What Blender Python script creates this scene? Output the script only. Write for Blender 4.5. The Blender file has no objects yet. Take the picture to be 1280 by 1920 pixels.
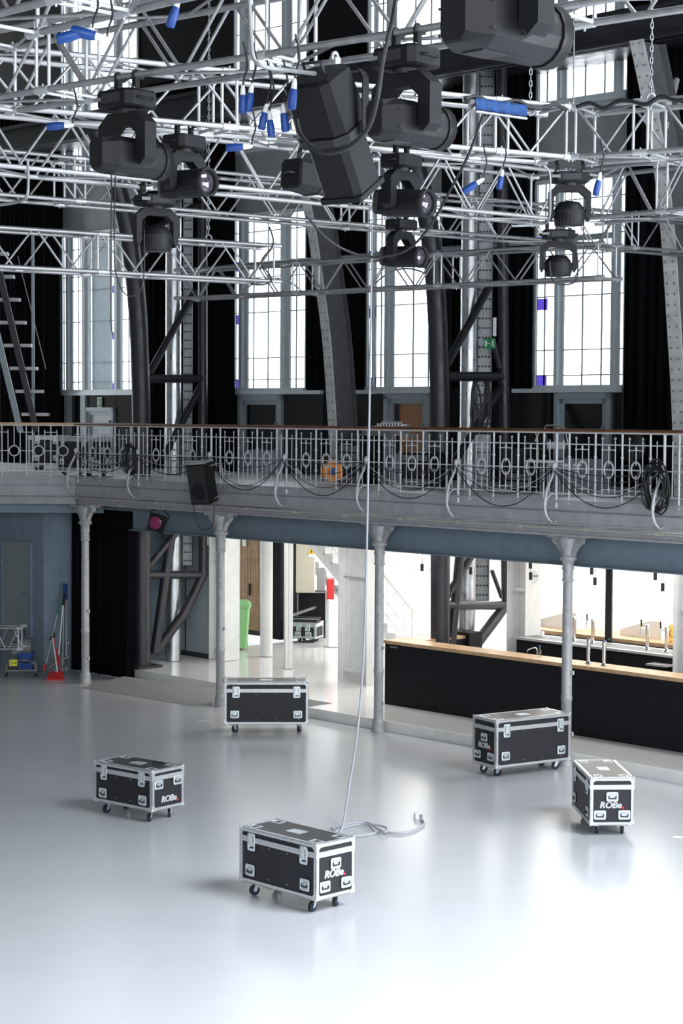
import bpy, math, random
from math import sin, cos, tan, pi, radians as R, sqrt, atan2
from mathutils import Vector as V, Matrix as M4
random.seed(7)
C = bpy.context.scene.collection
# ------------------------------------------------------------------ camera maths (image taken as 1280 x 1920)
FPX, PIT, ROL, HC = 3500.0, 0.0522, 0.0060, 5.4
cF = V((0, cos(PIT), -sin(PIT))); _r0 = V((1, 0, 0)); _u0 = V((0, sin(PIT), cos(PIT)))
cR = _r0*cos(ROL) + _u0*sin(ROL); cU = _u0*cos(ROL) - _r0*sin(ROL)
EYE = V((0, 0, HC))
def ray(px, py): return cF + cR*((px-640)/FPX) - cU*((py-960)/FPX)
def U(px, py, Y):                       # the place at distance Y that the lens sees there
    d = ray(px, py); return EYE + d*(Y/d.y)
def Uz(px, py, z):
    d = ray(px, py); return EYE + d*((z-HC)/d.z)
def Upl(px, py, p, n):                  # on a vertical plane
    d = ray(px, py); n = V((n[0], n[1], 0)); return EYE + d*((V((p[0], p[1], HC))-EYE).dot(n)/d.dot(n))
# ------------------------------------------------------------------ materials
MATS = {}
def mat(name, col, rough=.5, metal=0., noise=0., nscale=8., spec=.5, emit=None, estr=0., bump=0., bscale=60., coat=0., rnoise=0.):
    m = bpy.data.materials.new(name); m.use_nodes = True; nt = m.node_tree; b = nt.nodes['Principled BSDF']
    b.inputs['Base Color'].default_value = (*col, 1); b.inputs['Roughness'].default_value = rough
    b.inputs['Metallic'].default_value = metal; b.inputs['Specular IOR Level'].default_value = spec
    b.inputs['Coat Weight'].default_value = coat
    tc = nt.nodes.new('ShaderNodeTexCoord')
    n = nt.nodes.new('ShaderNodeTexNoise'); n.inputs['Scale'].default_value = nscale; n.inputs['Detail'].default_value = 5
    nt.links.new(tc.outputs['Object'], n.inputs['Vector'])
    if noise > 0:
        r = nt.nodes.new('ShaderNodeMapRange'); r.inputs[1].default_value = .3; r.inputs[2].default_value = .7
        r.inputs[3].default_value = 1-noise; r.inputs[4].default_value = 1+noise
        nt.links.new(n.outputs['Fac'], r.inputs[0])
        mx = nt.nodes.new('ShaderNodeVectorMath'); mx.operation = 'SCALE'; mx.inputs[0].default_value = col
        nt.links.new(r.outputs[0], mx.inputs['Scale']); nt.links.new(mx.outputs[0], b.inputs['Base Color'])
    if rnoise > 0:
        r = nt.nodes.new('ShaderNodeMapRange'); r.inputs[1].default_value = .3; r.inputs[2].default_value = .7
        r.inputs[3].default_value = max(0, rough-rnoise); r.inputs[4].default_value = rough+rnoise
        nt.links.new(n.outputs['Fac'], r.inputs[0]); nt.links.new(r.outputs[0], b.inputs['Roughness'])
    if bump > 0:
        n2 = nt.nodes.new('ShaderNodeTexNoise'); n2.inputs['Scale'].default_value = bscale; nt.links.new(tc.outputs['Object'], n2.inputs['Vector'])
        bp = nt.nodes.new('ShaderNodeBump'); bp.inputs['Strength'].default_value = bump; bp.inputs['Distance'].default_value = .01
        nt.links.new(n2.outputs['Fac'], bp.inputs['Height']); nt.links.new(bp.outputs['Normal'], b.inputs['Normal'])
    if emit: b.inputs['Emission Color'].default_value = (*emit, 1); b.inputs['Emission Strength'].default_value = estr
    MATS[name] = m; return m
mat('alu', (.40, .40, .41), .38, .7, .10, 14, rnoise=.1)
mat('alu_bright', (.62, .63, .65), .36, .6, .05, 20)
mat('steel_dish', (.74, .80, .84), .35, .6, .05, 20)
mat('case_lid', (.03, .03, .032), .36, 0, .2, 30, spec=.5)
mat('case_black', (.012, .012, .016), .55, 0, .25, 40, bump=.2, bscale=300)
mat('rubber', (.015, .015, .017), .7, 0, .2, 30)
mat('fixture_black', (.007, .007, .0085), .5, 0, .2, 9, bump=.1, bscale=220, spec=.3)
mat('fixture_grey', (.03, .03, .034), .45, 0, .15, 9, spec=.3)
mat('dark_pipe', (.022, .022, .027), .42, 0, .25, 4, rnoise=.08)
mat('galv', (.55, .57, .59), .34, .9, .14, 6, rnoise=.1)
mat('arch_shaded', (.10, .10, .105), .6, 0, .15, 6)  # shade on the arch's web, put into a darker base colour
mat('tray_grey', (.30, .31, .32), .5, .6, .15, 10)
mat('silver_paint', (.42, .42, .43), .5, .25, .16, 12, bump=.15, bscale=40)
mat('rail_paint', (.62, .62, .64), .5, .15, .12, 20)
mat('fascia', (.37, .37, .385), .6, 0, .12, 5, bump=.1, bscale=30)
mat('beam_blue', (.17, .225, .275), .55, 0, .10, 6)
mat('wall_blue', (.22, .29, .36), .6, 0, .10, 3)
mat('door_blue', (.27, .32, .345), .5, 0, .06, 3)
mat('panel_blue', (.42, .48, .51), .35, .2, .08, 2)
mat('white_wall', (.82, .82, .80), .6, 0, .03, 2)
mat('white_steel', (.72, .73, .72), .5, 0, .06, 5)
mat('grey_steel', (.60, .60, .59), .5, .1, .15, 6)
mat('frame_grey', (.36, .42, .46), .45, .2, .06, 6)
mat('frame_light', (.72, .79, .83), .45, .2, .06, 6)
mat('spandrel', (.33, .34, .34), .6, 0, .08, 3)
mat('black_wall', (.008, .008, .010), .8, 0, .3, 5, spec=.2)
mat('drape', (.005, .005, .007), .95, 0, .3, 30, spec=.1)
mat('dark_glass', (.008, .009, .011), .12, 0, 0, 5, spec=.5)
mat('wood', (.16, .065, .028), .4, 0, .25, 12)
mat('wood_light', (.55, .36, .20), .45, 0, .15, 9)
mat('slat_wood', (.50, .31, .16), .5, 0, .2, 6)
mat('bar_black', (.006, .007, .010), .6, 0, .3, 6, spec=.25)
mat('deck_white', (.85, .85, .85), .4, 0, .06, 2)
mat('raised', (.74, .74, .73), .13, 0, .01, 1.0)
mat('kerb_white', (.85, .85, .83), .6, 0, .06, 3)
mat('blue', (.007, .05, .24), .45, 0, .12, 10)
mat('blue_cloth', (.01, .06, .22), .6, 0, .2, 20)
mat('red', (.62, .03, .03), .4, 0, .1, 10)
mat('orange', (.95, .30, .02), .45, 0, .08, 8)
mat('green_bin', (.26, .55, .22), .45, 0, .06, 8)
mat('green_sign', (.01, .25, .09), .4, 0, .05, 8)
mat('sign_white', (.85, .88, .85), .4, 0, .03, 8)
mat('white_plastic', (.8, .8, .8), .4, 0, .03, 8)
mat('yellow', (.75, .75, .05), .5, 0, .05, 8)
mat('warn_yellow', (.85, .55, .02), .5, 0, .05, 8)
mat('beige', (.58, .54, .44), .5, 0, .05, 6)
mat('chrome', (.85, .85, .87), .08, 1., .03, 6)
mat('cable_black', (.012, .012, .014), .5, 0, .2, 20)
mat('cable_grey', (.45, .45, .50), .5, 0, .08, 20)
mat('conduit', (.45, .43, .36), .5, 0, .08, 20)
mat('film_violet', (.10, .06, .75), .5, 0, .05, 8, emit=(.10, .06, .75), estr=0)
mat('purple_lens', (.22, .025, .09), .15, 0, .95, 70)
mat('grey_plastic', (.20, .20, .20), .5, 0, .1, 10)
mat('green_paint', (.02, .18, .12), .5, 0, .1, 10)
mat('concrete', (.40, .40, .39), .7, 0, .15, 3, bump=.1)
mat('roof_dark', (.03, .03, .033), .8, 0, .2, 2)
mat('lettering', (.88, .87, .90), .5, 0, .02, 8)
def glass_mat(name, tint, gl=.06):
    m = bpy.data.materials.new(name); m.use_nodes = True; nt = m.node_tree; nt.nodes.clear()
    o = nt.nodes.new('ShaderNodeOutputMaterial'); t = nt.nodes.new('ShaderNodeBsdfTransparent'); g = nt.nodes.new('ShaderNodeBsdfGlossy')
    t.inputs[0].default_value = (*tint, 1); g.inputs['Roughness'].default_value = .03
    x = nt.nodes.new('ShaderNodeMixShader'); x.inputs[0].default_value = gl
    nt.links.new(t.outputs[0], x.inputs[1]); nt.links.new(g.outputs[0], x.inputs[2]); nt.links.new(x.outputs[0], o.inputs[0])
    MATS[name] = m
glass_mat('pane', (.97, .985, 1.0), .04)
glass_mat('violet_pane', (.17, .13, .36), .03)
glass_mat('lens', (.5, .5, .55), .5)
glass_mat('clear', (.9, .93, .96), .12)
def floor_mat():
    m = mat('floor_resin', (.58, .597, .625), .22, 0, 0, .6, spec=.38); nt = m.node_tree; b = nt.nodes['Principled BSDF']
    tc = nt.nodes.new('ShaderNodeTexCoord')
    n = nt.nodes.new('ShaderNodeTexNoise'); n.inputs['Scale'].default_value = .3; n.inputs['Detail'].default_value = 1.5
    n3 = nt.nodes.new('ShaderNodeTexNoise'); n3.inputs['Scale'].default_value = 1.3; n3.inputs['Detail'].default_value = 2
    nt.links.new(tc.outputs['Object'], n.inputs['Vector']); nt.links.new(tc.outputs['Object'], n3.inputs['Vector'])
    # faint sheet seams, turned with the room
    mp = nt.nodes.new('ShaderNodeMapping'); mp.inputs['Rotation'].default_value = (0, 0, R(18)); mp.inputs['Scale'].default_value = (.5, .5, 1)
    nt.links.new(tc.outputs['Object'], mp.inputs['Vector'])
    sx = nt.nodes.new('ShaderNodeSeparateXYZ'); nt.links.new(mp.outputs[0], sx.inputs[0])
    fr = nt.nodes.new('ShaderNodeMath'); fr.operation = 'FRACT'; nt.links.new(sx.outputs[1], fr.inputs[0])
    lt = nt.nodes.new('ShaderNodeMath'); lt.operation = 'LESS_THAN'; lt.inputs[1].default_value = .006; nt.links.new(fr.outputs[0], lt.inputs[0])
    r = nt.nodes.new('ShaderNodeMapRange'); r.inputs[1].default_value = .3; r.inputs[2].default_value = .7; r.inputs[3].default_value = .97; r.inputs[4].default_value = 1.02
    nt.links.new(n.outputs['Fac'], r.inputs[0])
    r3 = nt.nodes.new('ShaderNodeMapRange'); r3.inputs[1].default_value = .3; r3.inputs[2].default_value = .7; r3.inputs[3].default_value = .993; r3.inputs[4].default_value = 1.007
    nt.links.new(n3.outputs['Fac'], r3.inputs[0])
    mm = nt.nodes.new('ShaderNodeMath'); mm.operation = 'MULTIPLY'; nt.links.new(r.outputs[0], mm.inputs[0]); nt.links.new(r3.outputs[0], mm.inputs[1])
    sm = nt.nodes.new('ShaderNodeMath'); sm.operation = 'MULTIPLY_ADD'; sm.inputs[1].default_value = -.07
    nt.links.new(lt.outputs[0], sm.inputs[0]); nt.links.new(mm.outputs[0], sm.inputs[2])
    sc = nt.nodes.new('ShaderNodeVectorMath'); sc.operation = 'SCALE'; sc.inputs[0].default_value = (.58, .597, .625)
    nt.links.new(sm.outputs[0], sc.inputs['Scale']); nt.links.new(sc.outputs[0], b.inputs['Base Color'])
    rr = nt.nodes.new('ShaderNodeMapRange'); rr.inputs[1].default_value = .3; rr.inputs[2].default_value = .7; rr.inputs[3].default_value = .23; rr.inputs[4].default_value = .25
    nt.links.new(n3.outputs['Fac'], rr.inputs[0]); nt.links.new(rr.outputs[0], b.inputs['Roughness'])
floor_mat()
def rivet_mat(name, col):
    m = mat(name, col, .55, .1, 0, 6); nt = m.node_tree
    return m
# ------------------------------------------------------------------ mesh builder
def frame(d):
    d = d.normalized(); a = V((0, 0, 1)) if abs(d.z) < .9 else V((1, 0, 0))
    x = a.cross(d).normalized(); return x, d.cross(x)
class MB:
    def __init__(s): s.v = []; s.f = []; s.sm = []
    def add(s, vs, fs, smooth=False):
        o = len(s.v); s.v += [tuple(p) for p in vs]; s.f += [[i+o for i in f] for f in fs]; s.sm += [smooth]*len(fs); return s
    def box(s, c, size, rz=0, mtx=None):
        hx, hy, hz = size[0]/2, size[1]/2, size[2]/2
        vs = [V((x, y, z)) for x in (-hx, hx) for y in (-hy, hy) for z in (-hz, hz)]
        m = mtx if mtx is not None else M4.Rotation(rz, 4, 'Z')
        vs = [m @ p + V(c) for p in vs]
        return s.add(vs, [(0,1,3,2),(4,6,7,5),(0,4,5,1),(2,3,7,6),(0,2,6,4),(1,5,7,3)])
    def bbox(s, c, size, b=.01, mtx=None):       # box with chamfered edges
        hx, hy, hz = size[0]/2, size[1]/2, size[2]/2; b = min(b, hx*.9, hy*.9, hz*.9)
        m = mtx if mtx is not None else M4()
        vs = []; idx = {}
        for sx in (-1, 1):
            for sy in (-1, 1):
                for sz in (-1, 1):
                    for k in range(3):
                        p = [sx*(hx-b), sy*(hy-b), sz*(hz-b)]; p[k] = (sx*hx, sy*hy, sz*hz)[k]
                        idx[(sx, sy, sz, k)] = len(vs); vs.append(m @ V(p) + V(c))
        fs = []
        for k in range(3):
            a, bb = [(1, 2), (2, 0), (0, 1)][k]
            for sg in (-1, 1):
                q = []
                for (i, j) in ((-1, -1), (1, -1), (1, 1), (-1, 1)):
                    t = [0, 0, 0]; t[k] = sg; t[a] = i; t[bb] = j; q.append(idx[(*t, k)])
                fs.append(q if sg > 0 else q[::-1])
        for k in range(3):                       # edge chamfers along axis k
            a, bb = [(1, 2), (2, 0), (0, 1)][k]
            for i in (-1, 1):
                for j in (-1, 1):
                    t0 = [0, 0, 0]; t1 = [0, 0, 0]; t0[k] = -1; t1[k] = 1; t0[a] = t1[a] = i; t0[bb] = t1[bb] = j
                    q = [idx[(*t0, a)], idx[(*t1, a)], idx[(*t1, bb)], idx[(*t0, bb)]]
                    fs.append(q if i*j < 0 else q[::-1])
        for sx in (-1, 1):
            for sy in (-1, 1):
                for sz in (-1, 1):
                    q = [idx[(sx, sy, sz, k)] for k in range(3)]; fs.append(q if sx*sy*sz > 0 else q[::-1])
        return s.add(vs, fs)
    def cyl(s, a, b, r, n=10, r2=None, cap=True):
        a, b = V(a), V(b); r2 = r if r2 is None else r2; x, y = frame(b-a)
        vs = [a + (x*cos(2*pi*i/n) + y*sin(2*pi*i/n))*r for i in range(n)] + [b + (x*cos(2*pi*i/n) + y*sin(2*pi*i/n))*r2 for i in range(n)]
        s.add(vs, [(i, (i+1) % n, n+(i+1) % n, n+i) for i in range(n)], True)
        if cap:
            s.add(vs[:n], [tuple(range(n))[::-1]]); s.add(vs[n:], [tuple(range(n))])
        return s
    def tube(s, pts, r, n=6, closed=False):
        pts = [V(p) for p in pts]; m = len(pts); vs = []; px = None
        for k in range(m):
            if closed: d = pts[(k+1) % m]-pts[k-1]
            else: d = pts[min(k+1, m-1)]-pts[max(k-1, 0)]
            if d.length < 1e-9: d = V((0, 0, 1))
            d.normalize()
            if px is None: x, y = frame(d)
            else:
                x = px - d*px.dot(d)
                if x.length < 1e-6: x, y = frame(d)
                x.normalize(); y = d.cross(x)
            px = x
            vs += [pts[k] + (x*cos(2*pi*i/n) + y*sin(2*pi*i/n))*r for i in range(n)]
        fs = []
        for k in range(m if closed else m-1):
            k2 = (k+1) % m
            fs += [(k*n+i, k*n+(i+1) % n, k2*n+(i+1) % n, k2*n+i) for i in range(n)]
        s.add(vs, fs, True)
        if not closed: s.add(vs[:n], [tuple(range(n))[::-1]]); s.add(vs[-n:], [tuple(range(n))])
        return s
    def lathe(s, prof, o=(0, 0, 0), n=16, mtx=None, smooth=True):   # prof: (r, z)
        m = mtx if mtx is not None else M4(); o = V(o); vs = []
        for r, z in prof: vs += [m @ V((r*cos(2*pi*i/n), r*sin(2*pi*i/n), z)) + o for i in range(n)]
        fs = []
        for k in range(len(prof)-1): fs += [(k*n+i, k*n+(i+1) % n, (k+1)*n+(i+1) % n, (k+1)*n+i) for i in range(n)]
        s.add(vs, fs, smooth); s.add(vs[:n], [tuple(range(n))[::-1]]); s.add(vs[-n:], [tuple(range(n))]); return s
    def prism(s, poly, d):                # closed polygon of 3D points pushed along d
        n = len(poly); p = [V(q) for q in poly]; d = V(d)
        nr = V((0, 0, 0))
        for i in range(n): nr += p[i].cross(p[(i+1) % n])
        if nr.dot(d) > 0: p = p[::-1]
        s.add(p + [q+d for q in p], [tuple(range(n)), tuple(range(n, 2*n))[::-1]] + [((i+1) % n, i, n+i, n+(i+1) % n) for i in range(n)]); return s
    def loft(s, secs, smooth=True, cap=True):
        n = len(secs[0]); vs = [V(p) for q in secs for p in q]; fs = []
        for k in range(len(secs)-1): fs += [(k*n+i, k*n+(i+1) % n, (k+1)*n+(i+1) % n, (k+1)*n+i) for i in range(n)]
        s.add(vs, fs, smooth)
        if cap: s.add(vs[:n], [tuple(range(n))[::-1]]); s.add(vs[-n:], [tuple(range(n))])
        return s
    def sphere(s, c, r, n=10, sz=1.):
        return s.lathe([(max(1e-4, r*sin(pi*k/6)), -r*sz*cos(pi*k/6)) for k in range(7)], c, n)
    def build(s, name, m, parent=None, world=False, label=None):
        me = bpy.data.meshes.new(name); vs = s.v
        if world and parent is not None:
            root = parent; mt = M4()
            while root is not None: mt = root.matrix_basis @ mt; root = root.parent
            mi = mt.inverted(); vs = [tuple(mi @ V(p)) for p in vs]
        me.from_pydata(vs, [], s.f); me.polygons.foreach_set('use_smooth', s.sm); me.update()
        me.materials.append(MATS[m] if isinstance(m, str) else m)
        o = bpy.data.objects.new(name, me); C.objects.link(o)
        if parent is not None: o.parent = parent
        if label: o['label'] = label
        return o
def tag(o, label=None, cat=None, group=None, kind=None):
    if label: o['label'] = label
    if cat: o['category'] = cat
    if group: o['group'] = group
    if kind: o['kind'] = kind
    return o
def T(name, label, cat, loc=(0, 0, 0), rz=0, group=None, kind=None):
    o = bpy.data.objects.new(name, None); C.objects.link(o); o.empty_display_size = .2
    o.matrix_basis = M4.Translation(V(loc)) @ M4.Rotation(rz, 4, 'Z')
    return tag(o, label, cat, group, kind)
def S(name, mb, m, parent=None, label=None):        # a piece of the setting
    o = mb.build(name, m, parent)
    if parent is None: o['kind'] = 'structure'
    if label: o['label'] = label
    return o
def copy_tree(o, parent=None):
    c = o.copy(); C.objects.link(c); c.parent = parent
    for ch in list(o.children): copy_tree(ch, c)
    return c
def bez(p0, p1, p2, p3, n=12):
    p0, p1, p2, p3 = map(V, (p0, p1, p2, p3))
    return [p0*(1-t)**3 + p1*3*t*(1-t)**2 + p2*3*t*t*(1-t) + p3*t**3 for t in (i/n for i in range(n+1))]
def smooth_path(pts, k=5):
    pts = [V(p) for p in pts]; out = []
    for i in range(len(pts)-1):
        a, b, c, d = pts[max(i-1, 0)], pts[i], pts[i+1], pts[min(i+2, len(pts)-1)]
        for j in range(k):
            t = j/k; out.append(.5*((2*b)+(c-a)*t+(2*a-5*b+4*c-d)*t*t+(3*b-a-3*c+d)*t**3))
    return out+[pts[-1]]
# ------------------------------------------------------------------ room lines
ZD, ZR, ZB = 4.11, .17, 3.1             # gallery deck, raised floor, underside of blue beam
Q0 = Uz(141, 895.5, ZD); Q1 = Uz(1280, 951, ZD)
ud = (Q1-Q0).xy.normalized(); ud = V((ud.x, ud.y, 0)); nb = V((-ud.y, ud.x, 0))   # along the balcony to the right; away from the hall
if nb.y < 0: nb = -nb
def L(t, off, z): return V((Q0.x, Q0.y, 0)) + ud*t + nb*off + V((0, 0, z))
def tpx(px, off, py=700):               # distance along the balcony at which a line parallel to it is seen at px
    p = Upl(px, py, (Q0+nb*off), nb); return (p-V((Q0.x, Q0.y, 0))).dot(ud)
def zpx(px, py, off): return Upl(px, py, (Q0+nb*off), nb).z
COLS = [Uz(160, 1280, 0), Uz(413, 1324, 0), Uz(709, 1372, 0), L(tpx(1063, .45, 1200), .45, 0)]
coff = [((c-Q0).dot(nb)) for c in COLS]; CO = sum(coff[:3])/3
WO = CO + 4.2                           # window wall
rz_u = atan2(ud.y, ud.x)
RU = M4.Rotation(rz_u, 4, 'Z')
print('ud', ud, 'nb', nb, 'coff', coff, 'colt', [(c-Q0).dot(ud) for c in COLS])
def lbox(mb, t0, t1, o0, o1, z0, z1):
    return mb.box(L((t0+t1)/2, (o0+o1)/2, (z0+z1)/2), (abs(t1-t0), abs(o1-o0), abs(z1-z0)), rz_u)
TL, TR = -12., 22.
KO = .35 + CO                           # kerb of the raised floor
# floor ------------------------------------------------------------
mb = MB(); mb.box((0, 20, -.1), (60, 64, .2)); S('floor', mb, 'floor_resin')
tk = tpx(575, KO, 1340)
mb = MB(); lbox(mb, tk, TR, KO, 30, .0, ZR); lbox(mb, tpx(395, CO+.2, 1330), tk, CO+1.0, 30, 0, ZR); lbox(mb, -1.2, tpx(395, CO+.2, 1330), CO+1.1, 30, 0, ZR-.01)
S('floor_raised', mb, 'raised')
mb = MB(); lbox(mb, tk, TR, KO-.03, KO, 0, ZR+.004); S('trim_1', mb, 'kerb_white')
# ramp between the first two columns
mb = MB(); a, b = Uz(152, 1289, .01), Uz(362, 1323, .01); c, d = Uz(398, 1318, .05), Uz(232, 1268, ZR)
e = Uz(410, 1292, ZR)
mb.add([a, b, c, e, d, a-V((0,0,.01)), b-V((0,0,.01)), c-V((0,0,.05)), e-V((0,0,ZR)), d-V((0,0,ZR))],
       [(0,1,2,3,4), (5,6,1,0), (6,7,2,1), (7,8,3,2), (8,9,4,3), (9,5,0,4)])
o = mb.build('ramp', 'concrete'); o.data.materials[0] = mat('ramp_grey', (.36, .36, .355), .5, 0, .04, 2); tag(o, 'grey ramp plate from the hall floor up between two iron columns', 'ramp')
# gallery slab, fascia, beam ------------------------------------------
mb = MB(); lbox(mb, 0, TR, .06, 30, 3.72, ZD); S('gallery_floor', mb, 'deck_white', label='white gallery deck'); 
A0 = L(0, 0, 0); LD = V((-1, .02, 0)).normalized(); LN = V((.02, 1, 0)).normalized()     # the left stretch faces the hall squarely
rz_l = atan2(-LD.y, -LD.x)
def LL(t, off, z): return V((Q0.x, Q0.y, 0)) + LD*t + LN*off + V((0, 0, z))
def llbox(mb, t0, t1, o0, o1, z0, z1):
    return mb.box(LL((t0+t1)/2, (o0+o1)/2, (z0+z1)/2), (abs(t1-t0), abs(o1-o0), abs(z1-z0)), rz_l)
mb = MB(); mb.prism([LL(0, .06, 3.72), LL(10, .06, 3.72), LL(10, 12, 3.72), L(0, 14, 3.72)], (0, 0, ZD-3.72)); S('gallery_floor_left', mb, 'deck_white')
def fascia(mb, fb, t0, t1):
    fb(mb, t0, t1, 0, .08, ZD-.13, ZD+.0); fb(mb, t0, t1, -.03, .06, ZD-.02, ZD+.015)
    fb(mb, t0, t1, .05, .1, ZD-.16, ZD-.13); fb(mb, t0, t1, .015, .09, ZD-.33, ZD-.16); fb(mb, t0, t1, -.0, .09, ZD-.36, ZD-.33)
    fb(mb, t0, t1, .06, .3, ZD-.50, ZD-.36); fb(mb, t0, t1, .02, .3, ZD-.53, ZD-.50)
mb = MB(); fascia(mb, lbox, -.02, TR); S('trim_2', mb, 'fascia', label='grey painted balcony fascia, right stretch')
mb = MB(); fascia(mb, llbox, 0, 9.8); S('trim_3', mb, 'fascia', label='grey painted balcony fascia, left stretch')
mb = MB()
for (p, q) in ((L(0, -.03, ZD-.41), L(TR, -.03, ZD-.41)), (LL(0, -.03, ZD-.41), LL(9.5, -.03, ZD-.41))):
    mb.tube([p, q], .014, 6)
t = 0
while t < 18: mb.box(L(t, 0, ZD-.41), (.03, .08, .05), rz_u); t += 1.3
o = mb.build('cable_conduit', 'conduit'); tag(o, 'thin beige conduit running along the foot of the balcony fascia', 'conduit')
bt = tpx(250, CO+.45, 980)
mb = MB(); lbox(mb, bt, TR, CO+.44, CO+.48, ZB, 3.72); lbox(mb, bt, TR, CO+.33, CO+.60, ZB-.02, ZB); lbox(mb, bt, TR, CO+.33, CO+.60, 3.70, 3.72); S('beam', mb, 'beam_blue', label='blue-grey steel beam under the balcony')
mb = MB(); lbox(mb, -1, bt, CO+.44, CO+.48, ZB+.35, 3.72); mb.box(LL(4, .45, 3.55), (9, .06, .34), rz_l); S('beam_left', mb, 'beam_blue')
o = MB(); pj = U(990, 992, 30.2); o.box(pj, (.16, .1, .16), rz_u); o.box(pj-V((0, 0, .12)), (.09, .09, .1), rz_u)
tag(o.build('junction_box', 'beige'), 'small beige junction box under the balcony beside the rightmost iron column', 'junction box')
# ------------------------------------------------------------------ iron columns
def iron_column(p, label):
    r = T('iron_column', label, 'column', p, rz_u, 'cast iron columns under the balcony', 'thing')
    b = MB(); b.lathe([(.12, 0), (.12, .06), (.108, .09), (.105, .16), (.095, .2), (.082, .24)], n=12); b.build('base', 'silver_paint', r)
    s = MB(); s.lathe([(.082, .2), (.08, 1.0), (.088, 1.02), (.088, 1.08), (.08, 1.1), (.078, 2.4), (.074, 2.85)], n=18); s.build('shaft', 'silver_paint', r)
    c = MB(); c.lathe([(.078, 2.85), (.1, 2.87), (.085, 2.9), (.085, 3.02), (.1, 3.06), (.085, 3.09), (.09, 3.16), (.13, 3.19), (.14, 3.22), (.11, 3.25), (.1, 3.30), (.13, 3.4), (.16, 3.5), (.16, 3.56)], n=14)
    for sg in (-1, 1):
        c.prism([(sg*.1, -.05, 3.22), (sg*.14, -.05, 3.32), (sg*.2, -.05, 3.40), (sg*.28, -.05, 3.45), (sg*.30, -.05, 3.52), (sg*.1, -.05, 3.52)], (0, .1, 0))
        for k in range(4): c.cyl((sg*(.14+.035*k), -.06, 3.46), (sg*(.14+.035*k), .06, 3.46), .012, 6)
    c.box((0, 0, 3.55), (.66, .26, .05)); c.build('capital', 'silver_paint', r)
    for z in (.5, 1.45):
        k = MB(); k.box((.11, 0, z), (.05, .03, .06)); k.build('lug', 'rail_paint', r)
    return r
CL = ['silver iron column in front of the black drape, furthest left', 'silver iron column behind the road case that faces the viewer squarely',
      'silver iron column at the left end of the black bar', 'silver iron column in front of the beer taps and beside a road case']
for p, lb in zip(COLS, CL): iron_column(p, lb)
# ------------------------------------------------------------------ railing
HR = 1.05
posts = [tpx(x, .0, y) for x, y in ((146, 860), (260, 862), (396, 866), (537, 870), (690, 876), (859, 882), (1043, 890), (1245, 897))]
print('posts', posts)
posts.append(posts[-1]+2.1)
rr = T('balcony_railing', 'ornate pale iron railing with rings and brown handrail along the right stretch of balcony', 'railing', L(0, 0, ZD), rz_u)
hm = MB(); 
hm.loft([[V((t, y, z)) for y, z in ((-.05, HR-.0), (-.055, HR+.02), (-.03, HR+.045), (.03, HR+.045), (.055, HR+.02), (.05, HR))] for t in (0, posts[-1])], False); hm.build('handrail', 'wood', rr)
hm = MB(); hm.box((posts[-1]/2, 0, HR-.012), (posts[-1], .05, .024)); hm.build('handrail_bar', 'rail_paint', rr)
for nm, z, rad in (('bottom_rail', .12, .010), ('middle_rail', .50, .008), ('upper_rail', .865, .008)):
    b = MB(); b.box((posts[-1]/2, 0, z), (posts[-1], .016, .018)); b.build(nm, 'rail_paint', rr)
for t in posts:
    b = MB(); b.cyl((t, 0, -.1), (t, 0, HR-.02), .022, 8); b.sphere((t, 0, .5), .034, 8); b.build('post', 'rail_paint', rr)
def ornate(t, w):
    b = MB(); h = w/2
    for sg in (-1, 1):
        b.cyl((t+sg*h, 0, .12), (t+sg*h, 0, .93), .0085, 6)
        b.tube([(t+sg*(h+.012*cos(a)), 0, .955+.022*sin(a)) for a in [i*pi/4-.5 for i in range(7)]], .007, 5)
        for z in (.79, .20): b.sphere((t+sg*h, -.005, z), .017, 6)
    b.box((t, 0, .79), (w+.02, .012, .014)); b.box((t, 0, .20), (w+.02, .012, .014))
    b.tube([(t+.085*cos(a), 0, .5+.122*sin(a)) for a in [i*2*pi/18 for i in range(18)]], .013, 6, True)
    b.cyl((t, 0, .62), (t, 0, .84), .008, 6); b.cyl((t, 0, .14), (t, 0, .38), .008, 6)
    b.cyl((t, 0, .80), (t, 0, .875), .02, 6, .002); b.cyl((t, 0, .22), (t, 0, .145), .02, 6, .002)
    for a in range(4):
        an = a*pi/2; b.cyl((t+.08*cos(an), 0, .5+.115*sin(an)), (t+.045*cos(an), 0, .5+.07*sin(an)), .022, 5, .004)
    return b
for k in range(len(posts)-1):
    a, b = posts[k], posts[k+1]; w = b-a
    for f in (.123, .371, .62, .875):
        q = MB(); t = a+w*f; q.cyl((t, 0, -.04), (t, 0, HR-.02), .016, 8)
        for z in (.32, .68): q.sphere((t, 0, z), .027, 6)
        q.build('main_bar', 'rail_paint', rr)
    for f in (.067, .933):
        q = MB(); t = a+w*f; q.cyl((t, 0, .12), (t, 0, .93), .009, 6); q.build('side_bar', 'rail_paint', rr)
    for f in (.247, .4955, .745): ornate(a+w*f, w*.12).build('ring_ornament', 'rail_paint', rr)
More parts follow.
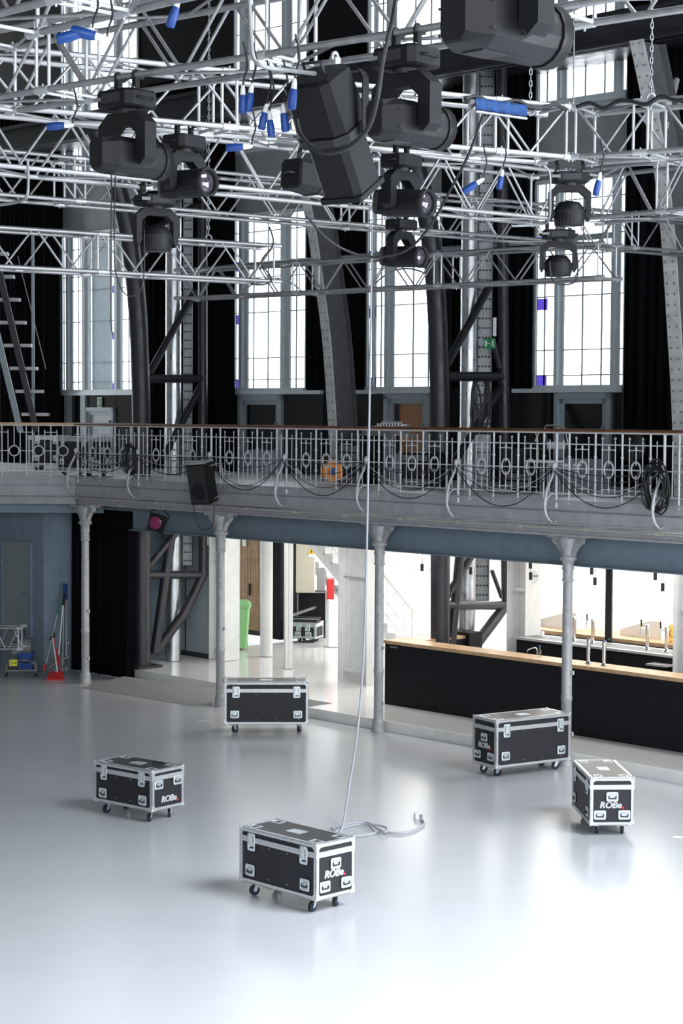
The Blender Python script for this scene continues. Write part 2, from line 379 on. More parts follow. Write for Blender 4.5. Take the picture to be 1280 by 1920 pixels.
# left stretch, plainer
rl = T('balcony_railing', 'plain pale iron railing with round hoops along the left stretch of balcony', 'railing', LL(0, 0, ZD), rz_l+pi)
TLR = 5.0
hm = MB(); hm.box((TLR/2, 0, HR+.02), (TLR, .1, .045)); hm.build('handrail', 'wood_light', rl)
hm = MB(); hm.box((TLR/2, 0, HR-.01), (TLR, .04, .02)); hm.build('handrail_bar', 'rail_paint', rl)
b = MB(); b.box((TLR/2, 0, .13), (TLR, .016, .018)); b.build('bottom_rail', 'rail_paint', rl)
sp = 0.245
for k in range(1, 19):
    t = k*sp*.997; b = MB()
    if k % 2: 
        pass
    if k % 2 == 0:
        b.cyl((t, 0, -.02), (t, 0, HR), .014, 6); b.box((t, 0, .90), (sp, .012, .015)); b.box((t, 0, .53), (2*sp-.2, .012, .015)); b.build('main_bar', 'rail_paint', rl)
        for sg in (-.5, .5):
            q = MB(); q.cyl((t+sg*sp, 0, .13), (t+sg*sp, 0, .95), .011, 6); q.build('side_bar', 'rail_paint', rl)
    else:
        b.cyl((t, 0, .13), (t, 0, .43), .011, 6); b.cyl((t, 0, .63), (t, 0, HR), .011, 6)
        b.tube([(t+.1*cos(a), 0, .53+.1*sin(a)) for a in [i*2*pi/18 for i in range(18)]], .014, 6, True); b.build('hoop_bar', 'rail_paint', rl)
# scroll brackets on the outside of the balcony
BL = ['at the corner of the balcony, leftmost', 'under the small cable coil', 'beside the hanging loudspeaker', 'between loudspeaker and orange reel',
      'behind the hanging grey cable', 'third from the right', 'above the rightmost iron column', 'rightmost, under the big cable coil']
for k, t in enumerate(posts[:8]):
    r = T('scroll_bracket', 'curved pale bracket on the balcony edge, '+BL[k], 'bracket', L(t, 0, ZD), rz_u, 'scroll brackets along the balcony')
    b = MB(); path = smooth_path([(0, -.03, .52), (0, -.09, .40), (0, -.22, .18), (0, -.27, -.05), (0, -.22, -.22), (0, -.10, -.32), (0, -.0, -.30)], 5)
    b.loft([[p+V((x, y, 0)) for x, y in ((-.022, -.012), (.022, -.012), (.022, .012), (-.022, .012))] for p in path]); b.build('scroll', 'rail_paint', r)
    b = MB(); b.tube(smooth_path([(0, 0, .10), (0, -.12, .11), (0, -.22, .03), (0, -.24, -.06)], 4), .013, 6); b.build('strut', 'rail_paint', r)
    b = MB(); b.sphere((0, -.04, .54), .045, 8, 1.3); b.build('knob', 'rail_paint', r)
# cable swags between the brackets
def swag(p, q, sag, n=14, jit=0): return [p.lerp(q, i/n) - V((0, 0, sag*4*(i/n)*(1-i/n))) for i in range(n+1)]
for k in range(7):
    r = T('cable_swag', 'thin black cables sagging along the railing, ' + ['first bay at the left', 'bay left of the loudspeaker', 'bay right of the loudspeaker', 'bay with the orange reel', 'bay right of the hanging grey cable', 'second bay from the big coil', 'bay before the big cable coil'][k], 'cable', L(posts[k], -.06, ZD+.5), 0, 'cable swags on the railing')
    for j in range(5):
        p = L(posts[k]+.04, -.06-.01*j, ZD+.5-.012*j); q = L(posts[k+1]-.04, -.06-.01*j, ZD+.5-.012*j)
        b = MB(); b.tube(swag(p, q, (.08, .2, .3, .42, .56)[j]*(.55 if k < 2 else 1)+random.uniform(-.05, .05)), .006 if j < 4 else .008, 5); b.build('cable', 'cable_black' if j != 2 else 'cable_grey', r, True)
def coil(name, label, c, rx, rz_, m='cable_black', n=9, hang=.0):
    b = MB()
    for j in range(n):
        ox, oz = random.uniform(-.03, .03), random.uniform(-.05, .05); a, e = rx*random.uniform(.75, 1.1), rz_*random.uniform(.8, 1.1); tw = random.uniform(-.25, .25)
        b.tube([c + ud*(ox+a*cos(x)+tw*e*sin(x)) + nb*(-.1-.012*j) + V((0, 0, oz+e*sin(x))) for x in [i*2*pi/20 for i in range(20)]], .012, 5, True)
    return tag(b.build(name, m), label, 'cable coil')
coil('cable_coil', 'coil of black cable hung on the railing left of the loudspeaker', L(posts[1]-.05, -.02, ZD+.42), .16, .26, n=8)
coil('cable_coil', 'large coil of black and grey cable hung on the rightmost bracket', L(posts[7]+.0, -.02, ZD+.28), .20, .34, n=10)
for (px, py) in ((246, 902), (1245, 905)):
    r = T('cable_plug', 'blue plug dangling below the ' + ('coil left of the loudspeaker' if px < 500 else 'large coil on the rightmost bracket'), 'plug', U(px, py, 36 if px < 500 else 26.6))
    b = MB(); b.cyl((0, 0, -.06), (0, 0, .06), .035, 10); b.build('shell', 'blue', r); b = MB(); b.cyl((0, 0, .06), (0, 0, .14), .02, 8); b.build('gland', 'white_plastic', r)
# ------------------------------------------------------------------ road cases
def text_mesh(name, s, size, m, parent, loc, rot, shear=.22, ext=.002, fat=.0, align='CENTER'):
    mb = MB()
    for dx, dz in ((-fat, 0), (0, 0), (fat, 0), (0, fat*.6), (0, -fat*.6)) if fat else ((0, 0),):
        cu = bpy.data.curves.new('t', 'FONT'); cu.body = s; cu.size = size; cu.shear = shear; cu.extrude = ext; cu.align_x = align; cu.align_y = 'CENTER'; cu.resolution_u = 4
        o = bpy.data.objects.new('t', cu); C.objects.link(o); dg = bpy.context.evaluated_depsgraph_get()
        me = bpy.data.meshes.new_from_object(o.evaluated_get(dg)); bpy.data.objects.remove(o)
        mb.add([(v.co.x+dx, v.co.y+dz, v.co.z) for v in me.vertices], [tuple(p.vertices) for p in me.polygons])
    ob = mb.build(name, m, parent); ob.location = loc; ob.rotation_euler = rot; return ob
def dish(mb_plate, c, w, h, axes):       # recessed pressed-steel dish: raised rim round a hollow; axes = (right, up, out)
    r, u, o = axes; c = V(c)
    def q(x, y, z): return c + r*x + u*y + o*z
    n = 16; 
    def ring(a, b, z, p=.25):
        out = []
        for i in range(n):
            an = 2*pi*(i+.5)/n; cx, sx = cos(an), sin(an)
            out.append(q(a*math.copysign(abs(cx)**p, cx), b*math.copysign(abs(sx)**p, sx), z))
        return out
    mb_plate.loft([ring(w/2, h/2, 0), ring(w/2, h/2, .006), ring(w/2-.008, h/2-.008, .009), ring(w/2*.74, h/2*.70, .009), ring(w/2*.66, h/2*.6, .001)], False)
def case_handle(parent, c, axes, w=.15, h=.13):
    r, u, o = axes; p = MB(); dish(p, c, w, h, axes); hd = p.build('handle_dish', 'steel_dish', parent)
    g = MB(); cc = V(c)+o*.012-u*(h*.17)
    g.tube([cc-r*(w*.28)+u*.03, cc-r*(w*.28), cc+r*(w*.28), cc+r*(w*.28)+u*.03], .008, 6); g.build('grip', 'rubber', hd)
    g2 = MB(); cc = V(c)+o*.0105+u*(h*.16)
    for k in range(5): g2.prism([cc+r*(w*(-.24+.1*k))-u*.012, cc+r*(w*(-.17+.1*k))-u*.012, cc+r*(w*(-.17+.1*k))+u*.012, cc+r*(w*(-.24+.1*k))+u*.012], o*.003)
    g2.build('spring', 'alu_bright', hd)
def road_case(label, x, y, yaw, Ln, W, zb, zt, ends=(('+', 3),), band=.80, group='black road cases on the hall floor', z0=0., logo=True, lid='case_lid', wheels=True, name='road_case'):
    r = T(name, label, 'case', (x, y, z0), yaw, group); H = zt-zb; zl = zb+H*band; hx, hy = Ln/2, W/2; e = .012
    b = MB(); b.box((0, 0, (zb+zl)/2), (Ln-2*e, W-2*e, zl-zb-.004)); b.build('body', 'case_black', r)
    b = MB(); b.box((0, 0, (zl+zt)/2-.008), (Ln-2*e, W-2*e, zt-zl-.02)); ld = b.build('lid', 'case_black', r)
    b = MB(); b.box((0, 0, zt-.009), (Ln-2*e, W-2*e, .014)); b.build('lid_top', lid, ld)
    tr = MB(); w = .042; t = .006
    for sx in (-1, 1):
        for sy in (-1, 1):
            tr.box((sx*(hx-w/2), sy*(hy-e/2), (zb+zt)/2), (w, e, H)); tr.box((sx*(hx-e/2), sy*(hy-w/2), (zb+zt)/2), (e, w, H))
    for z in (zb, zt):
        sg = 1 if z == zb else -1
        for sy in (-1, 1):
            tr.box((0, sy*(hy-e/2), z+sg*w/2), (Ln, e, w)); tr.box((0, sy*(hy-w/2), z+sg*e/2-(.0 if sg > 0 else -.001)), (Ln, w, e))
        for sx in (-1, 1):
            tr.box((sx*(hx-e/2), 0, z+sg*w/2), (e, W, w)); tr.box((sx*(hx-w/2), 0, z+sg*e/2-(.0 if sg > 0 else -.001)), (w, W, e))
    bw = .06
    for sy in (-1, 1):
        tr.box((0, sy*(hy-e/2+.002), zl), (Ln, e, bw)); tr.box((0, sy*(hy+.004), zl), (Ln, .004, .006))
    for sx in (-1, 1): tr.box((sx*(hx-e/2+.002), 0, zl), (e, W, bw)); tr.box((sx*(hx+.004), 0, zl), (.004, W, .006))
    for k in range(int(Ln/.16)):             # rivets on the extrusions
        xx = -hx+.1+k*.16
        for z in (zb+.02, zt-.02): tr.sphere((xx, -hy, z), .006, 6)
    tr.build('edge_trim', 'alu_bright', r)
    for sx in (-1, 1):
        for sy in (-1, 1):
            for z in (zb, zt):
                sg = 1 if z == zb else -1; c = MB(); c.sphere((sx*(hx-.012), sy*(hy-.012), z+sg*.012), .024, 10)
                for (ax, bx) in (((0, sy*(hy+.003)), 0), ((sx*(hx+.003), 0), 1)):
                    if bx == 0: c.prism([(sx*hx, sy*hy, z), (sx*(hx-.075), sy*hy, z), (sx*(hx-.075), sy*hy, z+sg*.03), (sx*(hx-.03), sy*hy, z+sg*.075), (sx*hx, sy*hy, z+sg*.075)], (0, sy*.003, 0))
                    else: c.prism([(sx*hx, sy*hy, z), (sx*hx, sy*(hy-.075), z), (sx*hx, sy*(hy-.075), z+sg*.03), (sx*hx, sy*(hy-.03), z+sg*.075), (sx*hx, sy*hy, z+sg*.075)], (sx*.003, 0, 0))
                c.build('corner_cap', 'alu_bright', r)
    X, Y, Z = V((1, 0, 0)), V((0, 1, 0)), V((0, 0, 1))
    for fx in (-1, 1):                       # two latches on each long side that shows
        lx = fx*(hx-.20)
        for sy in (-1,):
            p = MB(); dish(p, (lx, sy*hy, zl-.025), .125, .20, (X, Z, Y*sy)); la = p.build('latch', 'steel_dish', r)
            g = MB(); g.box((lx-.01, sy*(hy+.012), zl-.005), (.055, .008, .11)); g.box((lx-.01, sy*(hy+.017), zl-.03), (.045, .004, .03)); g.build('twist', 'steel_dish', la)
            g = MB(); g.box((lx-.043, sy*(hy+.0105), zl-.0), (.006, .003, .13)); g.box((lx+.015, sy*(hy+.0105), zl-.085), (.06, .003, .014)); g.build('gap', 'rubber', la)
        case_handle(r, (fx*(hx-.18), -hy, zb+H*.24), (X, Z, -Y))
    for (sd, nh) in ends:
        sx = 1 if sd == '+' else -1; ax = (Y*sx, Z, X*sx)
        hs = [(0, .60), (-.16, .22), (.16, .22)] if nh == 3 else [(-.17, .63), (.17, .66)]
        for (yy, fz) in hs: case_handle(r, (sx*hx, yy*sx*W/.58, zb+H*fz), ax, .155, .12)
        if logo:
            zz = zb+H*(.42 if nh == 3 else .24); oy = -.02 if nh == 3 else .02
            rot = (pi/2, 0, pi/2) if sx > 0 else (pi/2, 0, -pi/2)
            text_mesh('lettering', 'ROBe', .115, 'lettering', r, (sx*(hx+.003-.012), oy*sx, zz), rot, .2, .004, .0045)
            d = MB(); d.box((sx*(hx+.0-.011), (oy+.165)*sx, zz-.035), (.01, .026, .026)); d.build('logo_dot', 'red', r)
    p = MB()
    for fx in (-1, 1):
        for fy in (-1, 1):
            q = MB(); dish(q, (fx*(hx-.13), fy*(hy-.12), zt-.006), .15, .12, (X, Y, Z)); q.build('wheel_dish', 'steel_dish', r)
    q = MB(); dish(q, (0, 0, zt-.006), .22, .16, (X, Y, Z)); q.box((0, 0, zt-.002), (.15, .1, .004)); q.build('label_dish', 'steel_dish', r)
    sc = MB()
    for fx in (-.12, .12, -.38, .38):
        for zz in (zb+.09, zl-.06): sc.sphere((fx*Ln, -hy+e, zz), .007, 6)
    sc.build('rivets', 'alu_bright', r)
    if wheels:
        k = 0
        for fx in (-1, 1):
            for fy in (-1, 1):
                a = yaw*3+k*.25+.5; k += 1; cx, cy = fx*(hx-.16), fy*(hy-.12)
                w = MB(); rw = .058; ox, oy = cos(a)*.03, sin(a)*.03
                w.box((cx, cy, zb-.006), (.1, .09, .012)); cs = w.build('caster', 'alu', r)
                dx, dy = -sin(a), cos(a)
                f = MB()
                for sg in (-1, 1):
                    c0 = V((cx+dx*.026*sg, cy+dy*.026*sg, 0))
                    f.prism([c0+V((cos(a)*-.03, sin(a)*-.03, zb-.012)), c0+V((cos(a)*.03, sin(a)*.03, zb-.012)), c0+V((ox+cos(a)*.02, oy+sin(a)*.02, rw-.01)), c0+V((ox-cos(a)*.015, oy-sin(a)*.015, rw-.01))], V((dx, dy, 0))*.004)
                f.cyl((cx, cy, zb-.04), (cx, cy, zb-.01), .024, 10); f.build('fork', 'alu_bright', cs)
                tY = MB(); p0 = V((cx+ox, cy+oy, rw)); dv = V((dx, dy, 0)); tY.cyl(p0-dv*.018, p0+dv*.018, rw, 18); tY.build('tyre', 'rubber', cs)
                h = MB(); h.cyl(p0-dv*.02, p0+dv*.02, .03, 12); h.build('hub', 'blue', cs)
    return r
road_case('black road case nearest the viewer, its corner toward us and a hanging cable behind it', -.477, 20.525, -.8, 1.255, .581, .157, .774, (('+', 3),))
road_case('black road case at the far left with two handles above its end lettering', -2.708, 24.905, -.691, 1.12, .597, .161, .704, (('+', 2),))
road_case('black road case with its long side square to us, in front of an iron column', -1.264, 31.661, .036, 1.425, .607, .15, .872, (), logo=False)
road_case('largest black road case, beside the bar and the rightmost iron column', 2.763, 28.174, .562, 1.42, .586, .146, .869, (('-', 3),))
road_case('black road case with its lettered end toward us, rightmost on the hall floor', 3.462, 24.391, -1.51, 1.251, .574, .141, .762, (('+', 3),))
sc_ = T('strap_scrap', 'scrap of black strap lying on the lid of the leftmost road case', 'strap', (-2.708, 24.905, .704), -.691)
b = MB(); b.tube([(.12, .14, .012), (.18, .17, .02), (.22, .13, .012), (.27, .17, .02), (.31, .14, .012)], .008, 5); b.build('loop', 'rubber', sc_)
# ------------------------------------------------------------------ hanging cable to the floor
Yc = 24.8; top = U(697, 424, Yc)
fl = [(640, 1556), (622, 1552), (640, 1548), (665, 1543), (690, 1543), (705, 1552), (722, 1560), (724, 1552), (700, 1546), (670, 1546), (640, 1553), (628, 1564), (660, 1568), (695, 1564), (712, 1558), (740, 1562), (765, 1560), (785, 1552), (795, 1543), (790, 1536)]
pts = [top] + [U(px, py, Yc-.25*k/8) for k, (px, py) in enumerate(((696, 520), (693.5, 700), (691, 850), (688, 1000), (684.5, 1150), (679, 1270), (669, 1380), (655, 1470)))]
zs = .02
pts2 = [Uz(px, py, .02 + (.025 if 4 < i < 9 else 0)) for i, (px, py) in enumerate(fl)]
b = MB(); b.tube(smooth_path(pts+pts2, 5), .0145, 8)
hc = b.build('power_cable', 'cable_grey'); tag(hc, 'grey cable dropping from the truss and coiled on the floor behind the nearest road case', 'cable')
pp = Uz(783, 1535, 0)
r = T('cable_connector', 'small white connector box at the end of the grey cable on the floor', 'connector', pp, .3)
b = MB(); b.bbox((0, 0, .04), (.10, .07, .08), .01); b.build('housing', 'white_plastic', r); b = MB(); b.box((.03, -.04, .04), (.04, .016, .05)); b.build('latch', 'grey_plastic', r)
for (px, py, l) in ((381, 1353, .12), (1272, 1570, .09)):
    b = MB(); q = Uz(px, py, .004); b.prism([q+V((-l, -.03, 0)), q+V((l*.8, -.05, 0)), q+V((l, .04, 0)), q+V((-l*.6, .06, 0))], (0, 0, .006))
    tag(b.build('paper_scrap', 'white_plastic'), 'scrap of white paper on the floor ' + ('left of the square-on road case' if px < 500 else 'at the right edge of the hall'), 'scrap')
# ------------------------------------------------------------------ trusses
def truss(label, p0, p1, S=.48, pitch=.50, r=.025, joints=(), w=None, group='silver lattice trusses overhead', ends=True, back=None):
    p0, p1 = V(p0), V(p1); d = (p1-p0); ln = d.length; d.normalize(); w = w or S
    n = V((-d.y, d.x, 0)).normalized()
    if n.y < 0: n = -n
    up = V((0, 0, 1)); rt = T('truss', label, 'truss', p0, atan2(d.y, d.x), group)
    cs = {'fb': V((0, 0, 0)), 'bb': n*w, 'ft': up*S, 'bt': n*w+up*S}
    for k in cs.values():
        b = MB(); b.cyl(p0+k, p1+k, r, 12); b.build('chord', 'alu', rt, True)
    N = max(2, int(round(ln/pitch))); N += N % 2; st = ln/N
    def web(a, c, ph, rb, N=N, st=st):
        b = MB()
        for i in range(N):
            s, e = (a, c) if (i+ph) % 2 == 0 else (c, a)
            b.cyl(p0+s+d*(i*st+.03), p0+e+d*((i+1)*st-.03), rb, 7, cap=False)
        return b
    web(cs['ft'], cs['fb'], 0, r*.52).build('front_brace', 'alu', rt, True)
    web(cs['bt'], cs['bb'], 1, r*.52).build('back_brace', 'alu', rt, True)
    web(cs['fb'], cs['bb'], 0, r*.48, N//2, st*2).build('bottom_brace', 'alu', rt, True)
    web(cs['ft'], cs['bt'], 1, r*.48, N//2, st*2).build('top_brace', 'alu', rt, True)
    js = list(joints) + ([0, ln] if ends else [])
    for j in js:
        b = MB()
        offs = (-.07, .07) if 0 < j < ln else ((.03,) if j == 0 else (-.03,))
        for o_ in offs:
            q = p0+d*(j+o_)
            for (a, c) in (('fb', 'ft'), ('bb', 'bt'), ('fb', 'bb'), ('ft', 'bt')): b.cyl(q+cs[a], q+cs[c], r*.55, 7, cap=False)
        for k in cs.values():
            b.cyl(p0+d*(j-.07)+k, p0+d*(j+.07)+k, r*1.25, 12); b.cyl(p0+d*j+k-up*.045, p0+d*j+k+up*.045, .008, 6)
        b.build('joint', 'alu_bright', rt, True)
    rt['len'] = ln
    return dict(p0=p0, d=d, n=n, S=S, ln=ln, w=w)
def Zh(off): return HC+off
zN, zM, zC1, zC2, zBt, zT1, zT2 = 2.4, 2.4, 2.45, 2.2, 2.5, 1.73, 1.97
def at(tr, px, off=0):                     # the point on a truss's bottom chord seen at column px
    n = V((-tr['d'].y, tr['d'].x, 0)); p = tr['p0']+tr['n']*off; py = 300
    for _ in range(6):
        q = Upl(px, py, p, n); q.z = tr['p0'].z; dd = q-EYE; py = 960-FPX*dd.dot(cU)/dd.dot(cF)
    return q
def tj(tr, pxs): return [(at(tr, p)-tr['p0']).dot(tr['d']) for p in pxs]
def build_truss(label, a, b, z, joints=(), **k):
    p0, p1 = Uz(*a, HC+z), Uz(*b, HC+z); d = (p1-p0).normalized(); n = V((-d.y, d.x, 0)); n = n if n.y > 0 else -n
    return truss(label, p0, p1, joints=tj(dict(p0=p0, d=d, n=n), joints), **k)
trN = build_truss('long silver truss at the top of the view that carries the two big moving heads', (-70, 193), (1400, -44), zN, (80, 485, 1010), S=.5)
trM = build_truss('nearest silver truss, crossing the top left corner of the view', (-60, 40), (1400, -330), zM, (105, 700), S=.5)
trC1 = build_truss('silver truss sloping down to the corner above the wash light hung higher', (-60, 194), (1066, 294.5), zC1, (430, 940), S=.47)
trC1r = build_truss('short silver truss running from that upper corner to the right edge', (1073, 294.5), (1400, 272), zC1, (1200,), S=.47)
trC2 = build_truss('silver truss sloping down to the corner above the lower wash light', (-60, 304), (1060, 412), zC2, (330, 760), S=.53)
trC2r = build_truss('short silver truss from the lower corner to the right edge, below the upper wash light', (1068, 412), (1400, 380), zC2, (1240,), S=.53)
trB = build_truss('longest straight silver truss, the one the grey cable drops from', (-60, 359), (1400, 482), zBt, (150, 690, 1190), S=.5)
trT1 = build_truss('lowest left silver truss, ending in the air in front of the second window', (-60, 496), (517, 527), zT1, (193,), S=.46, pitch=.46)
trT2 = build_truss('farthest silver truss, rising from behind the left truss to the rightmost window', (333, 559), (1124, 519.5), zT2, (555, 820), S=.48, pitch=.46)
# ------------------------------------------------------------------ lighting fixtures
def clamps(r, s, dx=.11):
    for sg in (-1, 1):
        c = MB(); x = sg*dx*s
        c.tube([(x, .034*s*sin(a)*1.0, -.0+.034*cos(a)) for a in [i*2*pi/10 for i in range(10)]], .012*s, 6, True)
        c.box((x, 0, -.07*s), (.045*s, .05*s, .09*s)); c.box((x, .05*s, -.02*s), (.03*s, .06*s, .02*s)); c.build('clamp', 'fixture_black', r)
        q = MB(); q.sphere((x, -.03*s, -.115*s), .022*s, 8); q.build('clamp_bolt', 'chrome', r)
def fixture_base(r, s, w=.44, d=.36, h=.15, z=-.13):
    b = MB(); zc = (z-h/2)*s; a, e, hh = w/2*s, d/2*s, h*s/2; c = .05*s
    sec = lambda k: [V((x*k, y*k, 0)) for x, y in ((-a, -e+c), (-a+c, -e), (a-c, -e), (a, -e+c), (a, e-c), (a-c, e), (-a+c, e), (-a, e-c))]
    b.loft([[p+V((0, 0, zc+q)) for p in sec(k)] for q, k in ((-hh, .9), (-hh*.8, 1), (hh*.7, 1), (hh, .93))], False); bs = b.build('base', 'fixture_black', r)
    dp = MB(); dp.box((0, -e-.002, zc), (w*s*.5, .01*s, h*s*.55)); dp.build('display', 'fixture_grey', bs)
    q = MB(); q.box((-.17*s, -e-.004, zc), (.09*s, .012*s, .03*s)); q.build('socket_panel', 'grey_plastic', bs)
    for sg in (-1, 1): q = MB(); q.tube([(sg*a, -.08*s, zc), (sg*(a+.03*s), -.07*s, zc), (sg*(a+.03*s), .07*s, zc), (sg*a, .08*s, zc)], .012*s, 6); q.build('carry_handle', 'fixture_black', bs)
    return zc-hh
def yoke(r, s, zt, wi, drop, aw=.12, ad=.13, cut=.09, th=.11):
    # U shaped arm in the local xz plane: inner width wi, arms of width aw
    o = wi/2+aw; zt_ = zt; z1 = zt-drop; outer = [(-o, z1), (-o, zt_-cut*1.1), (-o+cut*1.3, zt_), (o-cut*1.3, zt_), (o, zt_-cut*1.1), (o, z1), (o-aw*.5, z1-.05), (o-aw, z1), (o-aw, zt_-cut*1.1-th*.8), (o-aw-cut, zt_-th), (-o+aw+cut, zt_-th), (-o+aw, zt_-cut*1.1-th*.8), (-o+aw, z1), (-o+aw*.5, z1-.05)]
    b = MB(); P = [V((x*s, -ad/2*s, z if False else z*1)) for x, z in outer]
    for p in P: pass
    b.prism([V((x*s, -ad/2*s, zt+(z-zt)*s)) for x, z in outer], (0, ad*s, 0)); return b.build('yoke', 'fixture_black', r)
def octa(rx, ry, c): return [(rx, -ry+c), (rx, ry-c), (rx-c, ry), (-rx+c, ry), (-rx, ry-c), (-rx, -ry+c), (-rx+c, -ry), (rx-c, -ry)]
def spot_head(r, s, zt, ang, L_=.62, R_=.155, lens=True, big=True):
    """barrel along local y, turned by ang about x; centre at zt"""
    m = M4.Translation(V((0, 0, zt))) @ M4.Rotation(ang, 4, 'X')
    hd = bpy.data.objects.new('head', None)
    n = 16
    def sec(y, k, sq, kz=None):
        out = []; kz = k if kz is None else kz
        for i in range(n):
            a = 2*pi*(i+.5)/n; cx, sx = cos(a), sin(a); e = 1/max(abs(cx), abs(sx), (abs(cx)+abs(sx))/1.72)
            q = (1-sq)+sq*e; out.append(m @ V((R_*s*k*cx*q, y*s, R_*s*kz*sx*q)))
        return out
    yb = -L_*.5
    b = MB(); b.loft([sec(yb, .48, 1, .72), sec(yb+.012, .54, 1, .80), sec(yb+.13, .98, 1, .90), sec(yb+.32, 1.0, .9, .92), sec(yb+L_*.66, 1.0, .25, .98), sec(yb+L_*.9, .97, 0), sec(yb+L_*.97, .92, 0), sec(yb+L_, .8, 0)], False)
    h = b.build('head', 'fixture_black', r)
    v = MB(); v.box(m @ V((0, (yb+.24)*s, -R_*s*.915)), (R_*s*.8, .18*s, .012*s), mtx=M4.Rotation(ang, 4, 'X')); v.build('vent', 'fixture_grey', h)
    rm = MB(); rm.loft([sec(yb+L_-.03, 1.0, 0), sec(yb+L_+.05, 1.0, 0), sec(yb+L_+.05, .86, 0), sec(yb+L_-.0, .8, 0)], True); rm.build('lens_rim', 'fixture_black', h)
    ln = MB(); ln.loft([sec(yb+L_-.005, .8, 0), sec(yb+L_+.02, .6, 0), sec(yb+L_+.035, .3, 0), sec(yb+L_+.04, .05, 0)], True); ln.build('lens', 'lens_glass', h)
    s_ = MB()
    for yy in (yb+.1, yb+.35):
        for sx in (-1, 1):
            for sz in (-.4, .4): s_.sphere(m @ V((sx*R_*1.05*s, yy*s, sz*R_*s)), .008*s, 6)
    s_.build('rivet', 'fixture_grey', h)  # screw heads on both sides of the head
    return h
m = mat('lens_glass', (.12, .11, .13), .06, .6, .5, 30)
def moving_head(label, p, yaw, s=1., ang=0., group='black moving head spotlights'):
    r = T('moving_head', label, 'stage light', p, yaw, group)
    clamps(r, s); z0 = fixture_base(r, s); 
    c = MB(); c.cyl((0, 0, z0+.01), (0, 0, z0-.04*s), .09*s, 16); c.build('pan_bearing', 'fixture_grey', r)
    zy = z0-.03*s; yoke(r, s, zy, .35, .40); spot_head(r, s, zy-.37*s, ang, L_=.70, R_=.165); return r
def wash_head(label, p, yaw, s=1., tilt=0.):
    r = T('wash_light', label, 'stage light', p, yaw, 'black moving head wash lights'); clamps(r, s, .14); z0 = fixture_base(r, s, .40, .3, .11, -.12)
    c = MB(); c.cyl((0, 0, z0+.01), (0, 0, z0-.03*s), .08*s, 16); c.build('pan_bearing', 'fixture_grey', r)
    zy = z0-.02*s; yoke(r, s, zy, .345, .34, .055, .10, .07, .075)
    m = M4.Translation(V((0, 0, zy-.31*s))) @ M4.Rotation(tilt, 4, 'X')
    b = MB(); b.lathe([(.06*s, .135*s), (.11*s, .125*s), (.15*s, .075*s), (.165*s, .04*s)], (0, 0, 0), 20, m); b.build('head_back', 'fixture_black', r)
    b = MB(); b.lathe([(.165*s, .04*s), (.165*s, -.02*s), (.155*s, -.12*s), (.15*s, -.125*s)], (0, 0, 0), 24, m); h = b.build('head', 'fixture_black', r)
    b = MB(); b.lathe([(.14*s, -.127*s), (.02*s, -.132*s)], (0, 0, 0), 20, m); b.build('lens', 'lens_glass', h)
    b = MB()
    for i in range(24):
        a = 2*pi*i/24; b.cyl(m @ V((.164*s*cos(a), .164*s*sin(a), .035*s)), m @ V((.154*s*cos(a), .154*s*sin(a), -.12*s)), .004*s, 4)
    b.build('fins', 'fixture_grey', h)
    for sg in (-1, 1):
        b = MB(); b.cyl(m @ V((sg*.15*s, 0, 0)), m @ V((sg*.19*s, 0, 0)), .045*s, 12); b.build('tilt_hub', 'fixture_black', r)
    return r
def yawx(v): return atan2(v[1], v[0])
# tilt axis along local x
sN = 1.0
moving_head('big black moving head hung in the middle of the topmost truss', at(trN, 762), yawx((.72, -.70)), .84)
moving_head('big black moving head hung at the left part of the topmost truss', at(trN, 238), yawx((.75, -.66)), .84)
moving_head('very near black moving head cut off by the top edge of the view', at(trM, 938), yawx((.72, -.70)), .92)
moving_head('black moving head with lens to the right, just under the big left one', at(trC1, 345, .1), yawx((-.64, -.77)), .74, 0)
moving_head('upper of two black moving heads with visible lenses in the centre right', at(trC1, 752, .1), yawx((-.60, -.80)), .78, -.08)
moving_head('lower of two black moving heads with visible lenses, in front of the third window', at(trC2, 752, .53), yawx((-.60, -.80)), .72, -.06)
wash_head('black wash light at the upper truss corner, pointing straight down', at(trC1, 1068, .25), .05, .90)
wash_head('black wash light at the lower truss corner, pointing straight down', at(trC2, 1047, .1), -.02, .92)
wash_head('black wash light at the left, below the moving head whose lens faces right', at(trC2, 292, .2), .5, .95)
